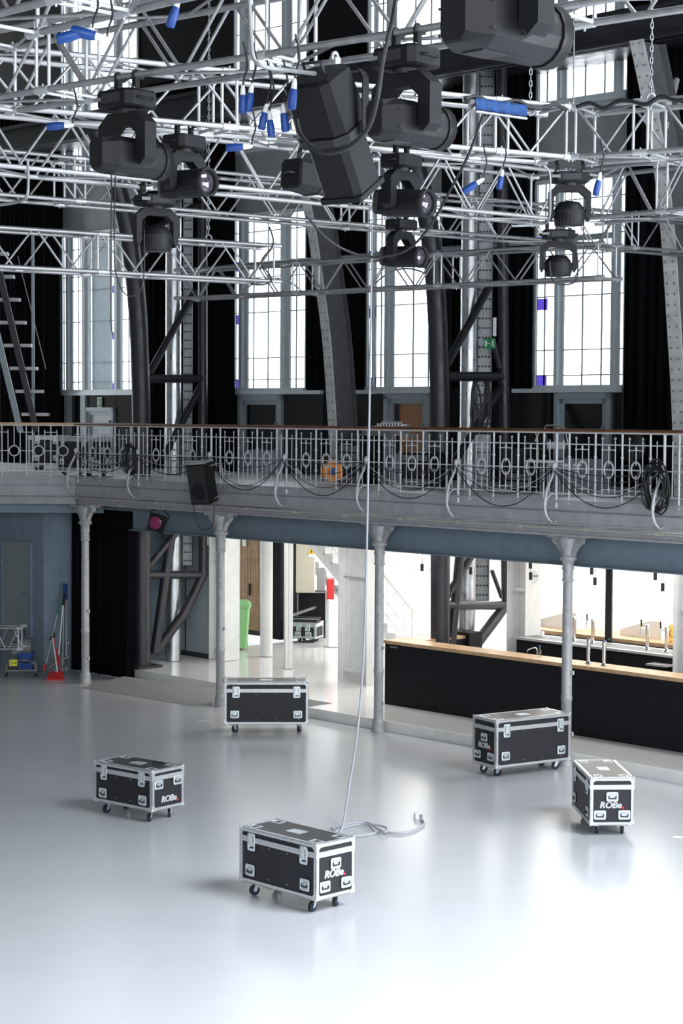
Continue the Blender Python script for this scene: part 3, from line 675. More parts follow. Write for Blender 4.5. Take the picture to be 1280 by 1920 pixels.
def profile(label, p, yaw, s, tilt, long=True):
    """theatre spotlight: boxy lamp house, square lens tube, flat yoke. local x = tilt axis"""
    r = T('profile_spotlight', label, 'stage light', p, yaw, 'black theatre spotlights'); 
    c = MB(); c.box((0, 0, -.05*s), (.05*s, .06*s, .1*s)); c.tube([(0, .034*sin(a), .034*cos(a)) for a in [i*2*pi/10 for i in range(10)]], .013*s, 6, True); c.build('clamp', 'alu_bright', r)
    y = MB(); w = .24*s
    y.loft([[q+V((a, b, 0)) for a, b in ((-.004*s, -.035*s), (.004*s, -.035*s), (.004*s, .035*s), (-.004*s, .035*s))] for q in smooth_path([(-w, 0, -.52*s), (-w, 0, -.3*s), (-w, 0, -.15*s), (-w*.85, 0, -.10*s)], 2)], False)
    y.loft([[q+V((a, b, 0)) for a, b in ((-.004*s, -.035*s), (.004*s, -.035*s), (.004*s, .035*s), (-.004*s, .035*s))] for q in smooth_path([(w, 0, -.52*s), (w, 0, -.3*s), (w, 0, -.15*s), (w*.85, 0, -.10*s)], 2)], False)
    y.box((0, 0, -.10*s), (2*w*.87, .07*s, .008*s)); y.build('yoke', 'fixture_black', r)
    for sg in (-1, 1):
        k = MB(); k.cyl((sg*w, 0, -.5*s), (sg*(w+.05*s), 0, -.5*s), .03*s, 10); k.build('tilt_knob', 'grey_plastic', r)
    m = M4.Translation(V((0, 0, -.5*s))) @ M4.Rotation(tilt, 4, 'X')     # beam along local -z before tilt
    def sec(z, a, b, c): return [m @ V((x*s, yy*s, z*s)) for x, yy in octa(a, b, c)]
    b = MB(); b.loft([sec(.42, .15, .15, .04), sec(.40, .18, .18, .05), sec(.06, .195, .195, .06), sec(.04, .18, .18, .06)], False); h = b.build('lamp_house', 'fixture_black', r)
    hd = MB(); hd.tube([m @ V((-.07*s, .0, .42*s)), m @ V((-.07*s, 0, .50*s)), m @ V((.07*s, 0, .50*s)), m @ V((.07*s, 0, .42*s))], .012*s, 6); hd.build('grip', 'fixture_grey', h)
    bd = MB(); bd.loft([sec(.045, .205, .205, .08), sec(-.01, .205, .205, .08)], False); bd.build('shutter_band', 'rubber', r)
    lp = MB()
    for k in range(7): lp.box(m @ V((-.196*s, 0, (.1+.04*k)*s)), (.004*s, .10*s, .012*s), mtx=M4.Rotation(tilt, 4, 'X'))
    lp.build('vent', 'fixture_grey', h)
    if long:
        b = MB(); b.loft([sec(0, .155, .155, .04), sec(-.38, .155, .155, .04), sec(-.40, .14, .14, .04)], False); t_ = b.build('lens_tube', 'fixture_black', r)
        fr = MB(); fr.loft([sec(-.385, .165, .165, .01), sec(-.42, .165, .165, .01), sec(-.42, .13, .13, .03), sec(-.40, .12, .12, .03)], False); fr.build('colour_frame', 'fixture_black', t_)
        sl = MB()
        for z in (-.06, -.34): sl.box(m @ V((-.156*s, 0, z*s)), (.006*s, .12*s, .04*s), mtx=M4.Rotation(tilt, 4, 'X'))
        sl.build('slot', 'rubber', t_)
        ta = MB(); ta.box(m @ V((-.10*s, -.16*s, .01*s)), (.06*s, .012*s, .035*s), mtx=M4.Rotation(tilt, 4, 'X')); ta.build('blue_tape', 'blue', t_)
    return r
profile('large boxy black spotlight tilted down to the right in the centre of the trusses', at(trN, 628, .3)+V((0, 0, -.02)), yawx((.82, -.57)), 1.02, .55)
profile('smaller boxy black spotlight lying level behind the large tilted one', at(trC1, 588, .2), yawx((.75, -.66)), .72, 1.5)
# ------------------------------------------------------------------ window wall of the gallery
WO = CO + 5.0
def wt(px, py=600): return tpx(px, WO, py)
def wz(py, px=1090): return zpx(px, py, WO)
Zsill, Ztop, Zup0, Zup1 = wz(727), wz(330), wz(186), 15.5
ZT = 17.
def wallbox(t0, t1, z0, z1, m, name, o0=.05, o1=.10):
    mb = MB(); lbox(mb, t0, t1, WO+o0, WO+o1, z0, z1); return S(name, mb, m)
WIN = [dict(l=115, r=255, mul=[(123, 134), (153, 166), (213, 226)], mun=[144, 238], doors=[(160, 214)], jog=True),
       dict(l=437, r=571, mul=[(447, 462), (525, 541)], mun=[472, 499, 552], doors=[(448, 530)]),
       dict(l=686, r=822, mul=[(697, 701), (720, 735)], mun=[711, 771, 800], doors=[(722, 806)]),
       dict(l=1001, r=1168, mul=[(1038, 1053), (1144, 1158)], mun=[1017, 1088, 1124], doors=[(1042, 1147)])]
rows = [wz(703), wz(655), wz(553), wz(475), wz(440), wz(372)]
prev = -16.
for i, w in enumerate(WIN):
    t0, t1 = wt(w['l']), wt(w['r'])
    wallbox(prev, t0, ZD, ZT, 'black_wall', 'wall_back')
    wallbox(t0, t1, Ztop, Zup0, 'spandrel', 'wall_back'); wallbox(t0, t1, Zup1, ZT, 'black_wall', 'wall_back')
    if i != 2: wallbox(t0, t1, ZD, Zsill-.01, 'black_wall', 'wall_back', .15, .25)
    prev = t1
    # lower window and upper window: frame, glazing bars, glass
    for lo in (True, False):
        z0, z1 = (Zsill, Ztop) if lo else (Zup0, Zup1)
        fr = MB()
        lbox(fr, t0-.03, t0+.02, WO+.02, WO+.06, z0, z1); lbox(fr, t1-.02, t1+.03, WO+.02, WO+.06, z0, z1)
        lbox(fr, t0, t1, WO-.03, WO+.08, z0-.08, z0+.05); lbox(fr, t0, t1, WO+.0, WO+.08, z1-.08, z1)
        for a, b_ in w['mul']:
            lbox(fr, wt(a), wt(a+(b_-a)*.4), WO+.0, WO+.08, z0, z1); lbox(fr, wt(a+(b_-a)*.4), wt(b_), WO+.04, WO+.08, z0, z1)
        win = S('window_%d' % (i+1+(0 if lo else 4)), fr, 'frame_light')
        mu = MB(); th = .022
        for a in w['mun']: lbox(mu, wt(a)-th/2, wt(a)+th/2, WO+.045, WO+.07, z0, z1)
        zr = rows if lo else [z0+.85*k for k in range(1, 6)]
        for z in zr: lbox(mu, t0, t1, WO+.045, WO+.07, z-th/2, z+th/2)
        if lo and i in (1, 2):
            tc, zc = (t0+t1)/2, Ztop-2.6
            mu.tube([L(tc+(t1-t0)*.62*cos(a), WO+.055, zc+1.15*sin(a)) for a in [pi*k/16 for k in range(17)] if abs((t1-t0)*.62*cos(a)) < (t1-t0)/2-.03], .02, 5)
        mu.build('glazing_bars', 'frame_grey', win)
        g = MB(); lbox(g, t0, t1, WO+.075, WO+.079, z0, z1); g.build('glass', 'pane', win)
    if i:
        for py in (446, 566, 712):
            pw = .24; tt = t0+.05; g = MB(); lbox(g, tt, tt+(.24 if i == 3 else .20), WO+.04, WO+.044, wz(py+12), wz(py-10)); g.build('violet_pane', 'violet_pane', bpy.data.objects['window_%d' % (i+1)])
    else:
        for py in (478, 592, 716):
            g = MB(); lbox(g, wt(207), wt(213), WO+.06, WO+.064, wz(py+8), wz(py-10)); g.build('violet_pane', 'violet_pane', bpy.data.objects['window_1'])
    # dark glazed band and door below the sill
    bl, br = {0: (88, 284), 1: (440, 604), 2: (640, 812), 3: (964, 1165)}[i]
    rb = MB(); lbox(rb, wt(bl), wt(br), WO-.06, WO+.1, wz(736), wz(728)); S('trim_%d' % (i+4), rb, 'frame_light')
    dg = MB()
    dl, dr = wt(w['doors'][0][0]), wt(w['doors'][0][1])
    lbox(dg, wt(bl), dl, WO+.04, WO+.12, ZD, wz(735)); lbox(dg, dr, wt(br), WO+.04, WO+.12, ZD, wz(735))
    S('glazed_panel_wall', dg, 'dark_glass')
    df = MB(); dt = wz(737); fw = (dr-dl)*.075
    if i == 0: dt = wz(766)
    lbox(df, dl, dl+fw, WO-.04, WO+.12, ZD, dt); lbox(df, dr-fw, dr, WO-.04, WO+.12, ZD, dt); lbox(df, dl, dr, WO-.04, WO+.12, dt-fw*1.1, dt)
    lbox(df, dl+fw, dl+fw*2, WO, WO+.1, ZD, dt-fw*1.1); lbox(df, dr-fw*2, dr-fw, WO, WO+.1, ZD, dt-fw*1.1); lbox(df, dl+fw, dr-fw, WO, WO+.1, dt-fw*2.0, dt-fw*1.1); lbox(df, dl+fw, dr-fw, WO, WO+.1, ZD, ZD+.5)
    d_ = S('door_%d' % (i+1), df, 'frame_grey')
    g = MB(); lbox(g, dl+fw*2, dr-fw*2, WO+.04, WO+.05, ZD+.5, dt-fw*2.0); g.build('glass', 'clear' if i == 2 else ('panel_blue' if i == 0 else 'dark_glass'), d_)
    h = MB(); h.box(L(dr-fw*1.5, WO-.05, ZD+1.05), (.03, .05, .14), rz_u); h.build('handle', 'alu', d_)
    if i == 0:
        hb = MB(); lbox(hb, dl, dr, WO+.02, WO+.12, dt, wz(736)); S('door_header', hb, 'dark_glass').__setitem__('kind', 'structure')
        for px in (123, 153):
            mm = MB(); lbox(mm, wt(px), wt(px+9), WO-.05, WO+.1, ZD, wz(735)); S('trim_8', mm, 'frame_grey')
wallbox(prev, 34, ZD, ZT, 'black_wall', 'wall_back')
mb = MB(); lbox(mb, wt(167), wt(204), WO+.09, WO+.11, Zsill, Ztop); S('wall_reveal', mb, 'frame_light')
t0, t1 = wt(700), wt(822); wallbox(t0, wt(722), ZD, Zsill-.1, 'black_wall', 'wall_back', .13, .2); wallbox(wt(806), t1, ZD, Zsill-.1, 'black_wall', 'wall_back', .2, .35)
wallbox(wt(640), t1+1.5, ZD, Zsill+.0, 'black_wall', 'wall_back', 1.2, 1.3); wallbox(wt(690), t1, Zsill-.12, Zsill-.08, 'black_wall', 'wall_back', .1, 1.3)  # black backing added beyond the door glass to shut out the sky
oc = MB(); oc.bbox(L((wt(745)+wt(798))/2-.12, WO+.42, (wz(803)+wz(748))/2-.5), (wt(800)-wt(746)+.1, .4, wz(748)-wz(803)+1.0), .04, RU); o = oc.build('orange_cabinet', 'orange'); tag(o, 'orange cabinet seen through the glass of the gallery door under the third window', 'cabinet')
# exit signs
def plate(name, label, cat, c, w, h, m, rz, d=.03):
    r = T(name, label, cat, c, rz); b = MB(); b.box((0, 0, 0), (w, d, h)); b.build('panel', m, r); return r
es = plate('exit_sign', 'green exit sign with running figure and arrow on the right steel pillar', 'sign', U(917, 644, 33.6), .21, .18, 'green_sign', rz_u*.6)
b = MB(); b.box((-.06, -.018, 0), (.035, .006, .11)); b.box((.0, -.018, 0), (.05, .006, .012)); b.cyl((-.03, -.018, 0), (-.015, -.018, 0), .018, 3, .018)
b.tube([(.075, -.018, .0), (.065, -.018, .035)], .011, 6); b.sphere((.08, -.018, .055), .012, 6); b.tube([(.075, -.018, 0), (.055, -.018, -.03), (.04, -.018, -.05)], .008, 5); b.tube([(.075, -.018, 0), (.09, -.018, -.03), (.075, -.018, -.06)], .008, 5); b.tube([(.068, -.018, .03), (.045, -.018, .015)], .007, 5); b.tube([(.068, -.018, .03), (.092, -.018, .02)], .007, 5)
b.build('pictogram', 'sign_white', es)
es = plate('exit_sign', 'small green sign with a down arrow above the gallery door at the left window', 'sign', L(wt(188), WO-.02, wz(755, 188)), .16, .26, 'sign_white', rz_u)
b = MB(); b.box((0, -.018, 0), (.12, .006, .2)); b.build('field', 'green_sign', es); b = MB(); b.box((0, -.023, .03), (.03, .004, .07)); b.prism([(-.045, -.022, -.0), (.045, -.022, -.0), (0, -.022, -.07)], (0, -.004, 0)); b.build('arrow', 'sign_white', es)
# drapes
def drape(label, t0, t1, z0, z1, off, name='stage_drape', fold=.22, amp=.06, m='drape'):
    n = max(8, int((t1-t0)/fold*6)); vs = []; fs = []
    for k in range(n+1):
        t = t0+(t1-t0)*k/n; y = amp*sin(2*pi*(t-t0)/fold)+amp*.4*sin(2*pi*(t-t0)/fold*.37+1)
        for z, sc in ((z1, .6), ((z0+z1)/2, .9), (z0, 1.15)): vs.append(L(t, off+y*sc, z))
    for k in range(n):
        for j in range(2): fs.append((k*3+j, k*3+j+1, (k+1)*3+j+1, (k+1)*3+j))
    b = MB(); b.add(vs, fs, True); o = b.build(name, m); md = o.modifiers.new('t', 'SOLIDIFY'); md.thickness = .012
    return tag(o, label, 'curtain', 'black stage drapes')
DO = WO-.22
def dtx(px): return tpx(px, DO, 600)
drape('black drape hanging left of the leftmost window', dtx(-30), dtx(114), ZD+.02, 13, DO)
drape('black drape between the left steel pillar and the second window', dtx(272), dtx(437), ZD+.02, 13, DO)
drape('black drape in the gap right of the second window', dtx(572), dtx(640), wz(726), 13, DO)
drape('black drape right of the riveted arch, left of the third window', dtx(646), dtx(685), wz(726), 13, DO)
drape('black drape between the right steel pillar and the rightmost window', dtx(846), dtx(1000), wz(726), 13, DO)
drape('black drape at the right edge, right of the rightmost window', dtx(1169), dtx(1420), ZD+.02, 13, DO)
r = T('curtain_pipe', 'grey horizontal pipe crossing in front of the upper window panes', 'pipe', L(wt(300), DO-.25, wz(445)))
b = MB(); b.tube([L(wt(300), DO-.25, wz(452)), L(wt(1180), DO-.25, wz(452))], .05, 8); b.build('pipe', 'frame_grey', r, True)
for t in (wt(430), wt(660), wt(985)):
    b = MB(); b.tube([L(t, DO-.25, wz(452)), L(t, WO+.1, wz(452))], .02, 6); b.build('bracket', 'frame_grey', r, True)
# upper gallery edge beam
mb = MB(); OU = CO+1.6; zb0 = zpx(1160, 82, OU)
lbox(mb, -16, 30, OU, OU+.3, zb0, zb0+.04); lbox(mb, -16, 30, OU+.12, OU+.18, zb0, zb0+.5); lbox(mb, -16, 30, OU, OU+.3, zb0+.46, zb0+.5); lbox(mb, -16, 30, OU+.3, WO+.1, zb0+.55, zb0+.62)
S('beam_upper', mb, 'dark_pipe', label='dark steel beam of the upper gallery')
# ------------------------------------------------------------------ pipe-truss pillars
def pipe_path(pxs, base, k=4): return smooth_path([Upl(a, b, base, ud) for a, b in pxs], k)
def steel_pillar(label, base, mainp, rm, rear, rr_, bars, diags, plate_=True):
    r = T('steel_pillar', label, 'pillar', base, rz_u, 'black pipe-truss pillars')
    b = MB(); b.tube(pipe_path(mainp, base), rm, 18); b.build('main_pipe', 'dark_pipe', r, True)
    b = MB(); b.tube([Upl(x, y, base, ud) for x, y in rear], rr_, 14); b.build('rear_pipe', 'dark_pipe', r, True)
    for p, q in bars: b = MB(); b.cyl(Upl(*p, base, ud), Upl(*q, base, ud), .085, 12); b.build('cross_bar', 'dark_pipe', r, True)
    for p, q, w in diags: b = MB(); b.cyl(Upl(*p, base, ud), Upl(*q, base, ud), w, 12); b.build('diagonal', 'dark_pipe', r, True)
    if plate_: b = MB(); b.box(base+V((0, 0, .02)), (.62, .62, .04), rz_u); b.build('base_plate', 'dark_pipe', r, True)
    return r
PA = Uz(265, 1250, ZR); PB = L(tpx(825, CO+2.6, 1100), CO+2.6, ZR)
steel_pillar('black curved pipe pillar at the left, behind the railing and beside the black drape', PA,
    [(265, 1251), (265, 1000), (265, 797), (263, 700), (260, 620), (255, 550), (247, 480), (237, 420), (222, 360), (202, 300), (178, 245)], .19,
    [(379, 120), (380, 800), (381, 1078), (345, 1150), (292, 1222)], .10,
    [((270, 1078), (380, 1078)), ((265, 710), (380, 710))],
    [((280, 700), (366, 545), .075), ((376, 725), (310, 850), .075), ((272, 1070), (330, 1000), .07), ((290, 1225), (320, 1010), .1), ((270, 440), (376, 380), .07)])
steel_pillar('black curved pipe pillar at the right, rising behind the bar', PB,
    [(825, 1275), (825, 1000), (824, 790), (823, 700), (820, 600), (814, 510), (806, 440), (795, 375), (780, 315), (760, 255)], .178,
    [(940, 100), (944, 700), (948, 1000), (950, 1132), (925, 1165), (880, 1225)], .105,
    [((825, 1135), (950, 1135)), ((825, 706), (944, 706))],
    [((838, 682), (918, 535), .075), ((942, 722), (850, 868), .075), ((838, 1118), (885, 1040), .07), ((845, 1215), (862, 1040), .09), ((936, 690), (925, 640), .05), ((940, 1120), (922, 1070), .04)], False)
def duct(name, label, px, base, sh, rad, z0, z1, m='galv', rings=True):
    p = Upl(px, 700, base-ud*sh, ud); p = V((p.x, p.y, 0)); r = T(name, label, 'duct', p+V((0, 0, z0)), rz_u, 'silver ventilation ducts')
    b = MB(); b.cyl(p+V((0, 0, z0)), p+V((0, 0, z1)), rad, 20); b.build('pipe', m, r, True)
    if rings:
        z = z0+.6; b = MB()
        while z < z1: b.cyl(p+V((0, 0, z)), p+V((0, 0, z+.03)), rad*1.03, 20, cap=True); z += .55
        b.build('seams', m, r, True)
    return r
duct('ventilation_duct', 'round silver duct standing behind the left black pillar', 325, PA, .35, .165, ZR, 12)
duct('ventilation_duct', 'round silver duct standing behind the right black pillar', 879, PB, .35, .165, ZR, 12)
def tray(label, px, base, w, z0, z1):
    p = Upl(px, 700, base-ud*.4, ud); r = T('cable_tray', label, 'cable tray', V((p.x, p.y, z0)), 0)
    b = MB(); b.box((0, 0, (z1-z0)/2), (w, .03, z1-z0)); 
    for sg in (-1, 1): b.box((sg*w/2, -.03, (z1-z0)/2), (.012, .07, z1-z0))
    b.build('tray', 'tray_grey', r); s = MB(); z = .1
    while z < z1-z0: 
        for k in range(4): s.box((-w*.36+w*.24*k, -.017, z), (w*.14, .006, .03))
        z += .18
    s.build('tray_slots', 'rubber', r); return r  # dark plates standing for the tray's open slots
tray('grey perforated cable tray beside the duct at the left pillar', 352, PA, .18, ZR+2.0, 12); tray('grey perforated cable tray beside the duct at the right pillar', 907, PB, .26, ZR+1.55, 12)
r = T('strip_lamp', 'short white strip lamp upright on the tray above the exit sign', 'lamp', U(927, 613, 34.2)); b = MB(); b.box((0, 0, 0), (.06, .05, .34)); b.build('tube', 'white_plastic', r)
for (px, lb) in ((893, 'bunch of black cables hanging in front of the right duct'), (912, 'second bunch of black cables hanging right of the duct')):
    b = MB(); p = U(px, 725, 33.4)
    for k in range(6): b.tube(smooth_path([p+V((random.uniform(-.05, .05), 0, .1)), p+V((random.uniform(-.08, .08), -.04, -.1)), p+V((random.uniform(-.12, .08), -.05, -.5)), p+V((random.uniform(-.1, .1), 0, -.85))], 4), .02, 5)
    tag(b.build('cable_bunch', 'cable_black'), lb, 'cable')
# riveted arches
def rivet_arch(label, base, pxs, w, depth, z0):
    r = T('riveted_arch', label, 'arch', V((base.x, base.y, z0)), rz_u, 'grey riveted iron arches', 'thing'); path = [Upl(a, b, base, ud) for a, b in pxs]; path[0].z = z0
    path = smooth_path(path, 4)
    b = MB(); b.loft([[p-ud*w/2, p+ud*w/2, p+ud*w/2+nb*.025, p-ud*w/2+nb*.025] for p in path], False); b.build('flange', 'grey_steel', r, True)
    b = MB(); b.loft([[p-ud*.012+nb*.02, p+ud*.012+nb*.02, p+ud*.012+nb*depth, p-ud*.012+nb*depth] for p in path], False); b.build('web', 'arch_shaded', r, True)
    b = MB(); b.loft([[p-ud*w/2+nb*depth, p+ud*w/2+nb*depth, p+ud*w/2+nb*(depth+.025), p-ud*w/2+nb*(depth+.025)] for p in path], False); b.build('rear_flange', 'arch_shaded', r, True)
    b = MB(); acc = 0.
    for i in range(len(path)-1):
        sl = (path[i+1]-path[i]).length; q = acc
        while q < sl:
            p = path[i].lerp(path[i+1], q/sl)
            for sg in (-1, 1): b.sphere(p+ud*sg*w*.27-nb*.003, .02, 6)
            q += .17
        acc = q-sl
    b.build('rivets', 'tray_grey', r, True); return r
AO = CO+2.3
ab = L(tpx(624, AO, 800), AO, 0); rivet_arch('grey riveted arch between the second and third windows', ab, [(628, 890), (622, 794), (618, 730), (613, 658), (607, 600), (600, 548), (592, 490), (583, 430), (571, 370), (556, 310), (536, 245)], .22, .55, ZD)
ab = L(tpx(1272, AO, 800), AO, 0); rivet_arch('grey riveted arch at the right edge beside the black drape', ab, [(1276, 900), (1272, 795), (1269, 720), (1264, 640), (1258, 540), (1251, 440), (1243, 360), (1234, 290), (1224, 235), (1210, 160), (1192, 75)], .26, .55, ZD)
ar = bpy.data.objects['riveted_arch.001'] if 'riveted_arch.001' in bpy.data.objects else None
for p, q in (((1225, 235), (1268, 150)), ((1218, 185), (1300, 205))):
    b = MB(); b.cyl(Upl(*p, ab, ud)+nb*.3, Upl(*q, ab+nb*.3, nb), .05, 8); b.build('strut', 'rail_paint', ar, True)
# stair to the upper gallery, at the far left
st = T('gallery_stair', 'black open stair with pale treads rising at the far left of the gallery', 'stairs', U(40, 800, 41))
sy = 41.0
def strip(p, q, w, d, m, nm):
    b = MB(); p, q = V(p), V(q); dd = (q-p).normalized(); n = V((dd.z, 0, -dd.x))
    b.prism([p-n*w/2, q-n*w/2, q+n*w/2, p+n*w/2], (0, d, 0)); return b.build(nm, m, st, True)
strip(U(-4, 500, sy), U(68, 810, sy), .13, .08, 'dark_pipe', 'stringer'); strip(U(-22, 560, sy+.9), U(38, 810, sy+.9), .13, .08, 'frame_grey', 'stringer')
for k in range(9):
    x1, y = 26+11*k-11, 476+43*k
    if y > 800: break
    b = MB(); p = U(x1-46, y, sy+.3); q = U(x1-4, y, sy+.3); b.box((p+q)/2, ((q-p).length+.1, .26, .07)); b.build('tread', 'alu', st, True)
strip(U(33, 480, sy+.5), U(86, 692, sy+.5), .015, .02, 'tray_grey', 'cable_stay')
b = MB(); p = U(62, 640, sy+.8); b.box(p, (.06, .06, 5.)); tag(b.build('pale_post', 'frame_grey'), 'slim grey upright post right of the gallery stair', 'post')
# ------------------------------------------------------------------ things standing on the gallery
def gcase(label, px0, px1, off, H, W, lid='alu_bright', grp='road cases on the gallery'):
    a = tpx(px0, off, 860); b_ = tpx(px1, off, 860); c = L((a+b_)/2, off, 0)
    return road_case(label, c.x, c.y, rz_u if px0 > 150 else rz_l, (b_-a)*(1 if px0 > 150 else .75), W, .12, H, (('+', 3),), .9, grp, ZD, False, lid)
gcase('black road case with pale lid on the gallery floor at the far left', 66, 118, CO+2.2, .78, .7)
c = U(160, 875, 38.6); road_case('second black road case with pale lid, right of the first on the gallery', c.x, c.y, rz_u, 1.15, .6, .12, .80, (('+', 3),), .9, 'road cases on the gallery', ZD, False, 'alu_bright')
r = T('cable_drum', 'orange cable reel standing behind the railing in the middle of the gallery', 'reel', U(622, 884, 33.4), .25)
for y in (-.07, .07):
    b = MB(); b.lathe([(.185, -.012), (.19, 0), (.185, .012)], (0, y, 0), 22, M4.Rotation(pi/2, 4, 'X')); b.build('flange', 'orange', r)
b = MB(); b.cyl((0, -.06, 0), (0, .06, 0), .12, 18); b.build('winding', 'cable_black', r)
b = MB(); b.cyl((0, -.095, 0), (0, -.08, 0), .07, 14); b.build('socket_plate', 'blue', r)
b = MB(); b.tube([(-.16, .1, -.2), (-.16, .1, .1), (-.1, .1, .24), (.1, .1, .24), (.16, .1, .1), (.16, .1, -.2)], .013, 6); b.build('stand', 'rubber', r)
# loudspeaker hung on the outside
r = T('loudspeaker', 'black loudspeaker hung on the outside of the balcony railing, tilted down', 'speaker', L(posts[2]+.28, -.42, ZD+.05), 0)
m = M4.Rotation(rz_u+.35, 4, 'Z') @ M4.Rotation(.18, 4, 'X') @ M4.Rotation(-.06, 4, 'Y')
b = MB(); b.loft([[m @ V((x, y, z)) for x, y in ((-.20, -.18), (.20, -.18), (.15, .18), (-.15, .18))] for z in (-.37, .37)], False); cb = b.build('cabinet', 'fixture_black', r)
b = MB(); b.box(m @ V((0, -.185, 0)), (.36, .012, .68), mtx=m); b.build('grille', 'rubber', cb)
b = MB(); b.box(m @ V((0, -.0, .372)), (.34, .36, .01), mtx=m); b.build('top_plate', 'grey_steel', cb)
b = MB(); b.lathe([(.05, 0), (.06, -.006), (.02, -.012)], m @ V((.04, -.19, .16)), 12, m @ M4.Rotation(pi/2, 4, 'X')); b.build('horn', 'fixture_grey', cb)
b = MB(); b.lathe([(.14, .0), (.145, .008), (.13, .012)], m @ V((.0, -.19, -.14)), 20, m @ M4.Rotation(pi/2, 4, 'X')); b.build('cone_ring', 'fixture_black', cb)
b = MB(); b.tube([m @ V((.18, .0, .3)), m @ V((.28, .25, .3)), m @ V((.28, .25, -.25)), m @ V((.18, 0, -.3))], .014, 6); b.build('bracket', 'alu', r)
b = MB(); p = r.location if False else L(posts[2]+.28, -.42, ZD+.05); b.tube(smooth_path([p+V((-.2, 0, -.3)), p+V((-.1, -.02, -.75)), p+V((.05, -.02, -.85)), p+V((.18, -.02, -.75)), p+V((.2, 0, -.4))], 5), .009, 5); tag(b.build('speaker_cable', 'cable_black'), 'black cable looping below the hanging loudspeaker', 'cable')
# mixer on a table, rack, chairs, tables
def table(label, c, w, d, h, m='white_plastic', legs=True):
    r = T('folding_table', label, 'table', c, rz_u); b = MB(); b.bbox((0, 0, h), (w, d, .04), .01); b.build('tabletop', m, r)
    for sx in (-1, 1):
        for sy in (-1, 1): b = MB(); b.cyl((sx*(w/2-.05), sy*(d/2-.05), 0), (sx*(w/2-.05), sy*(d/2-.05), h-.02), .015, 6); b.build('leg', 'tray_grey', r)
    return r
tm = (tpx(690, CO+1.6, 850)+tpx(755, CO+1.6, 850))/2
tc_ = L(tm, CO+1.6, ZD); table('grey table with the mixing desk behind the hanging grey cable', tc_, .95, .6, .93, 'grey_plastic')
r = T('mixing_desk', 'pale mixing desk on the gallery table, showing above the handrail', 'mixer', tc_+V((0, 0, .95)), rz_u)
b = MB(); b.prism([(-.36, -.25, 0), (-.36, .25, 0), (-.36, .25, .17), (-.36, -.25, .07)], (.72, 0, 0)); b.build('body', 'grey_plastic', r)
b = MB(); 
for k in range(9): b.cyl((-.3+.075*k, -.1, .1), (-.3+.075*k, -.1, .14), .012, 6); b.cyl((-.3+.075*k, .1, .14), (-.3+.075*k, .1, .19), .012, 6)
b.box((-.1, .26, .16), (.5, .03, .12)); b.build('controls', 'alu_bright', r)
def rack(label, px, off, w, h, m='fixture_black'):
    r = T('equipment_rack', label, 'rack', L(tpx(px, off, 860), off, ZD), rz_u); b = MB(); b.box((0, 0, h/2), (w, .5, h)); b.build('cabinet', m, r)
    for k in range(int(h/.14)):
        b = MB(); b.box((0, -.255, .1+.14*k), (w*.86, .02, .11)); b.build('unit', random.choice(['grey_plastic', 'fixture_grey', 'tray_grey']), r)
rack('equipment rack of grey units on the gallery left of the mixing desk table', 672, CO+2.0, .55, .8); rack('dark equipment rack on the gallery right of the mixing desk table', 796, CO+2.1, .7, .62)
rack('dark rack on the gallery behind the bay left of the second bracket from the right', 990, CO+2.4, .6, .72)
def office_chair(label, px, off):
    r = T('office_chair', label, 'chair', L(tpx(px, off, 860), off, ZD), rz_u+pi+.3)
    b = MB(); b.bbox((0, 0, .48), (.46, .44, .07), .03); b.build('seat', 'fixture_black', r)
    b = MB(); b.lathe([(.02, -.03), (.2, -.02), (.22, .01), (.18, .03)], (0, .23, .82), 16, M4.Rotation(pi/2, 4, 'X') @ M4.Scale(1.2, 4, (0, 1, 0))); b.build('backrest', 'fixture_black', r)
    b = MB(); b.cyl((0, 0, .1), (0, 0, .46), .025, 8); b.tube([(0, .1, .46), (0, .25, .5), (0, .25, .75)], .018, 6); b.build('post', 'fixture_grey', r)
    for k in range(5):
        a = k*2*pi/5; q = MB(); q.cyl((0, 0, .12), (.28*cos(a), .28*sin(a), .06), .018, 6); q.sphere((.28*cos(a), .28*sin(a), .03), .03, 6); q.build('leg', 'alu', r)
office_chair('dark office chair behind the railing left of the big cable coil', 1195, CO+1.5)
tg = tpx(1075, CO+2.2, 860)
r = T('folding_chair', 'chair with pale tubular frame and white seat behind the railing under the rightmost window', 'chair', L(tg, CO+1.9, ZD), rz_u)
b = MB(); b.tube([(-.22, .2, 0), (-.22, .0, .45), (-.22, -.2, 1.08), (-.16, -.22, 1.13), (.16, -.22, 1.13), (.22, -.2, 1.08), (.22, 0, .45), (.22, .2, 0)], .014, 6); b.tube([(-.2, -.2, 0), (-.2, .2, .45), (.2, .2, .45), (.2, -.2, 0)], .012, 6); b.build('frame', 'alu', r)
b = MB(); b.bbox((0, .05, .47), (.42, .42, .04), .01); b.build('seat', 'white_plastic', r); b = MB(); b.bbox((0, -.16, .8), (.38, .03, .12), .01); b.build('back_slat', 'white_plastic', r)
table('low white table on the gallery behind the second bracket from the right', L(tpx(1020, CO+1.2, 870), CO+1.2, ZD), .5, .4, .55)
r = T('tie_strap', 'olive strap knotted on the handrail left of the rightmost window door', 'strap', U(1006, 830, 29.2)); b = MB(); b.tube([(-.04, -.02, .18), (.0, -.03, .1), (.02, -.02, -.15), (.01, -.02, -.4)], .012, 5); b.tube([(.04, -.02, .18), (.0, -.03, .1), (-.03, -.02, .02)], .012, 5); b.build('strap', 'conduit', r)
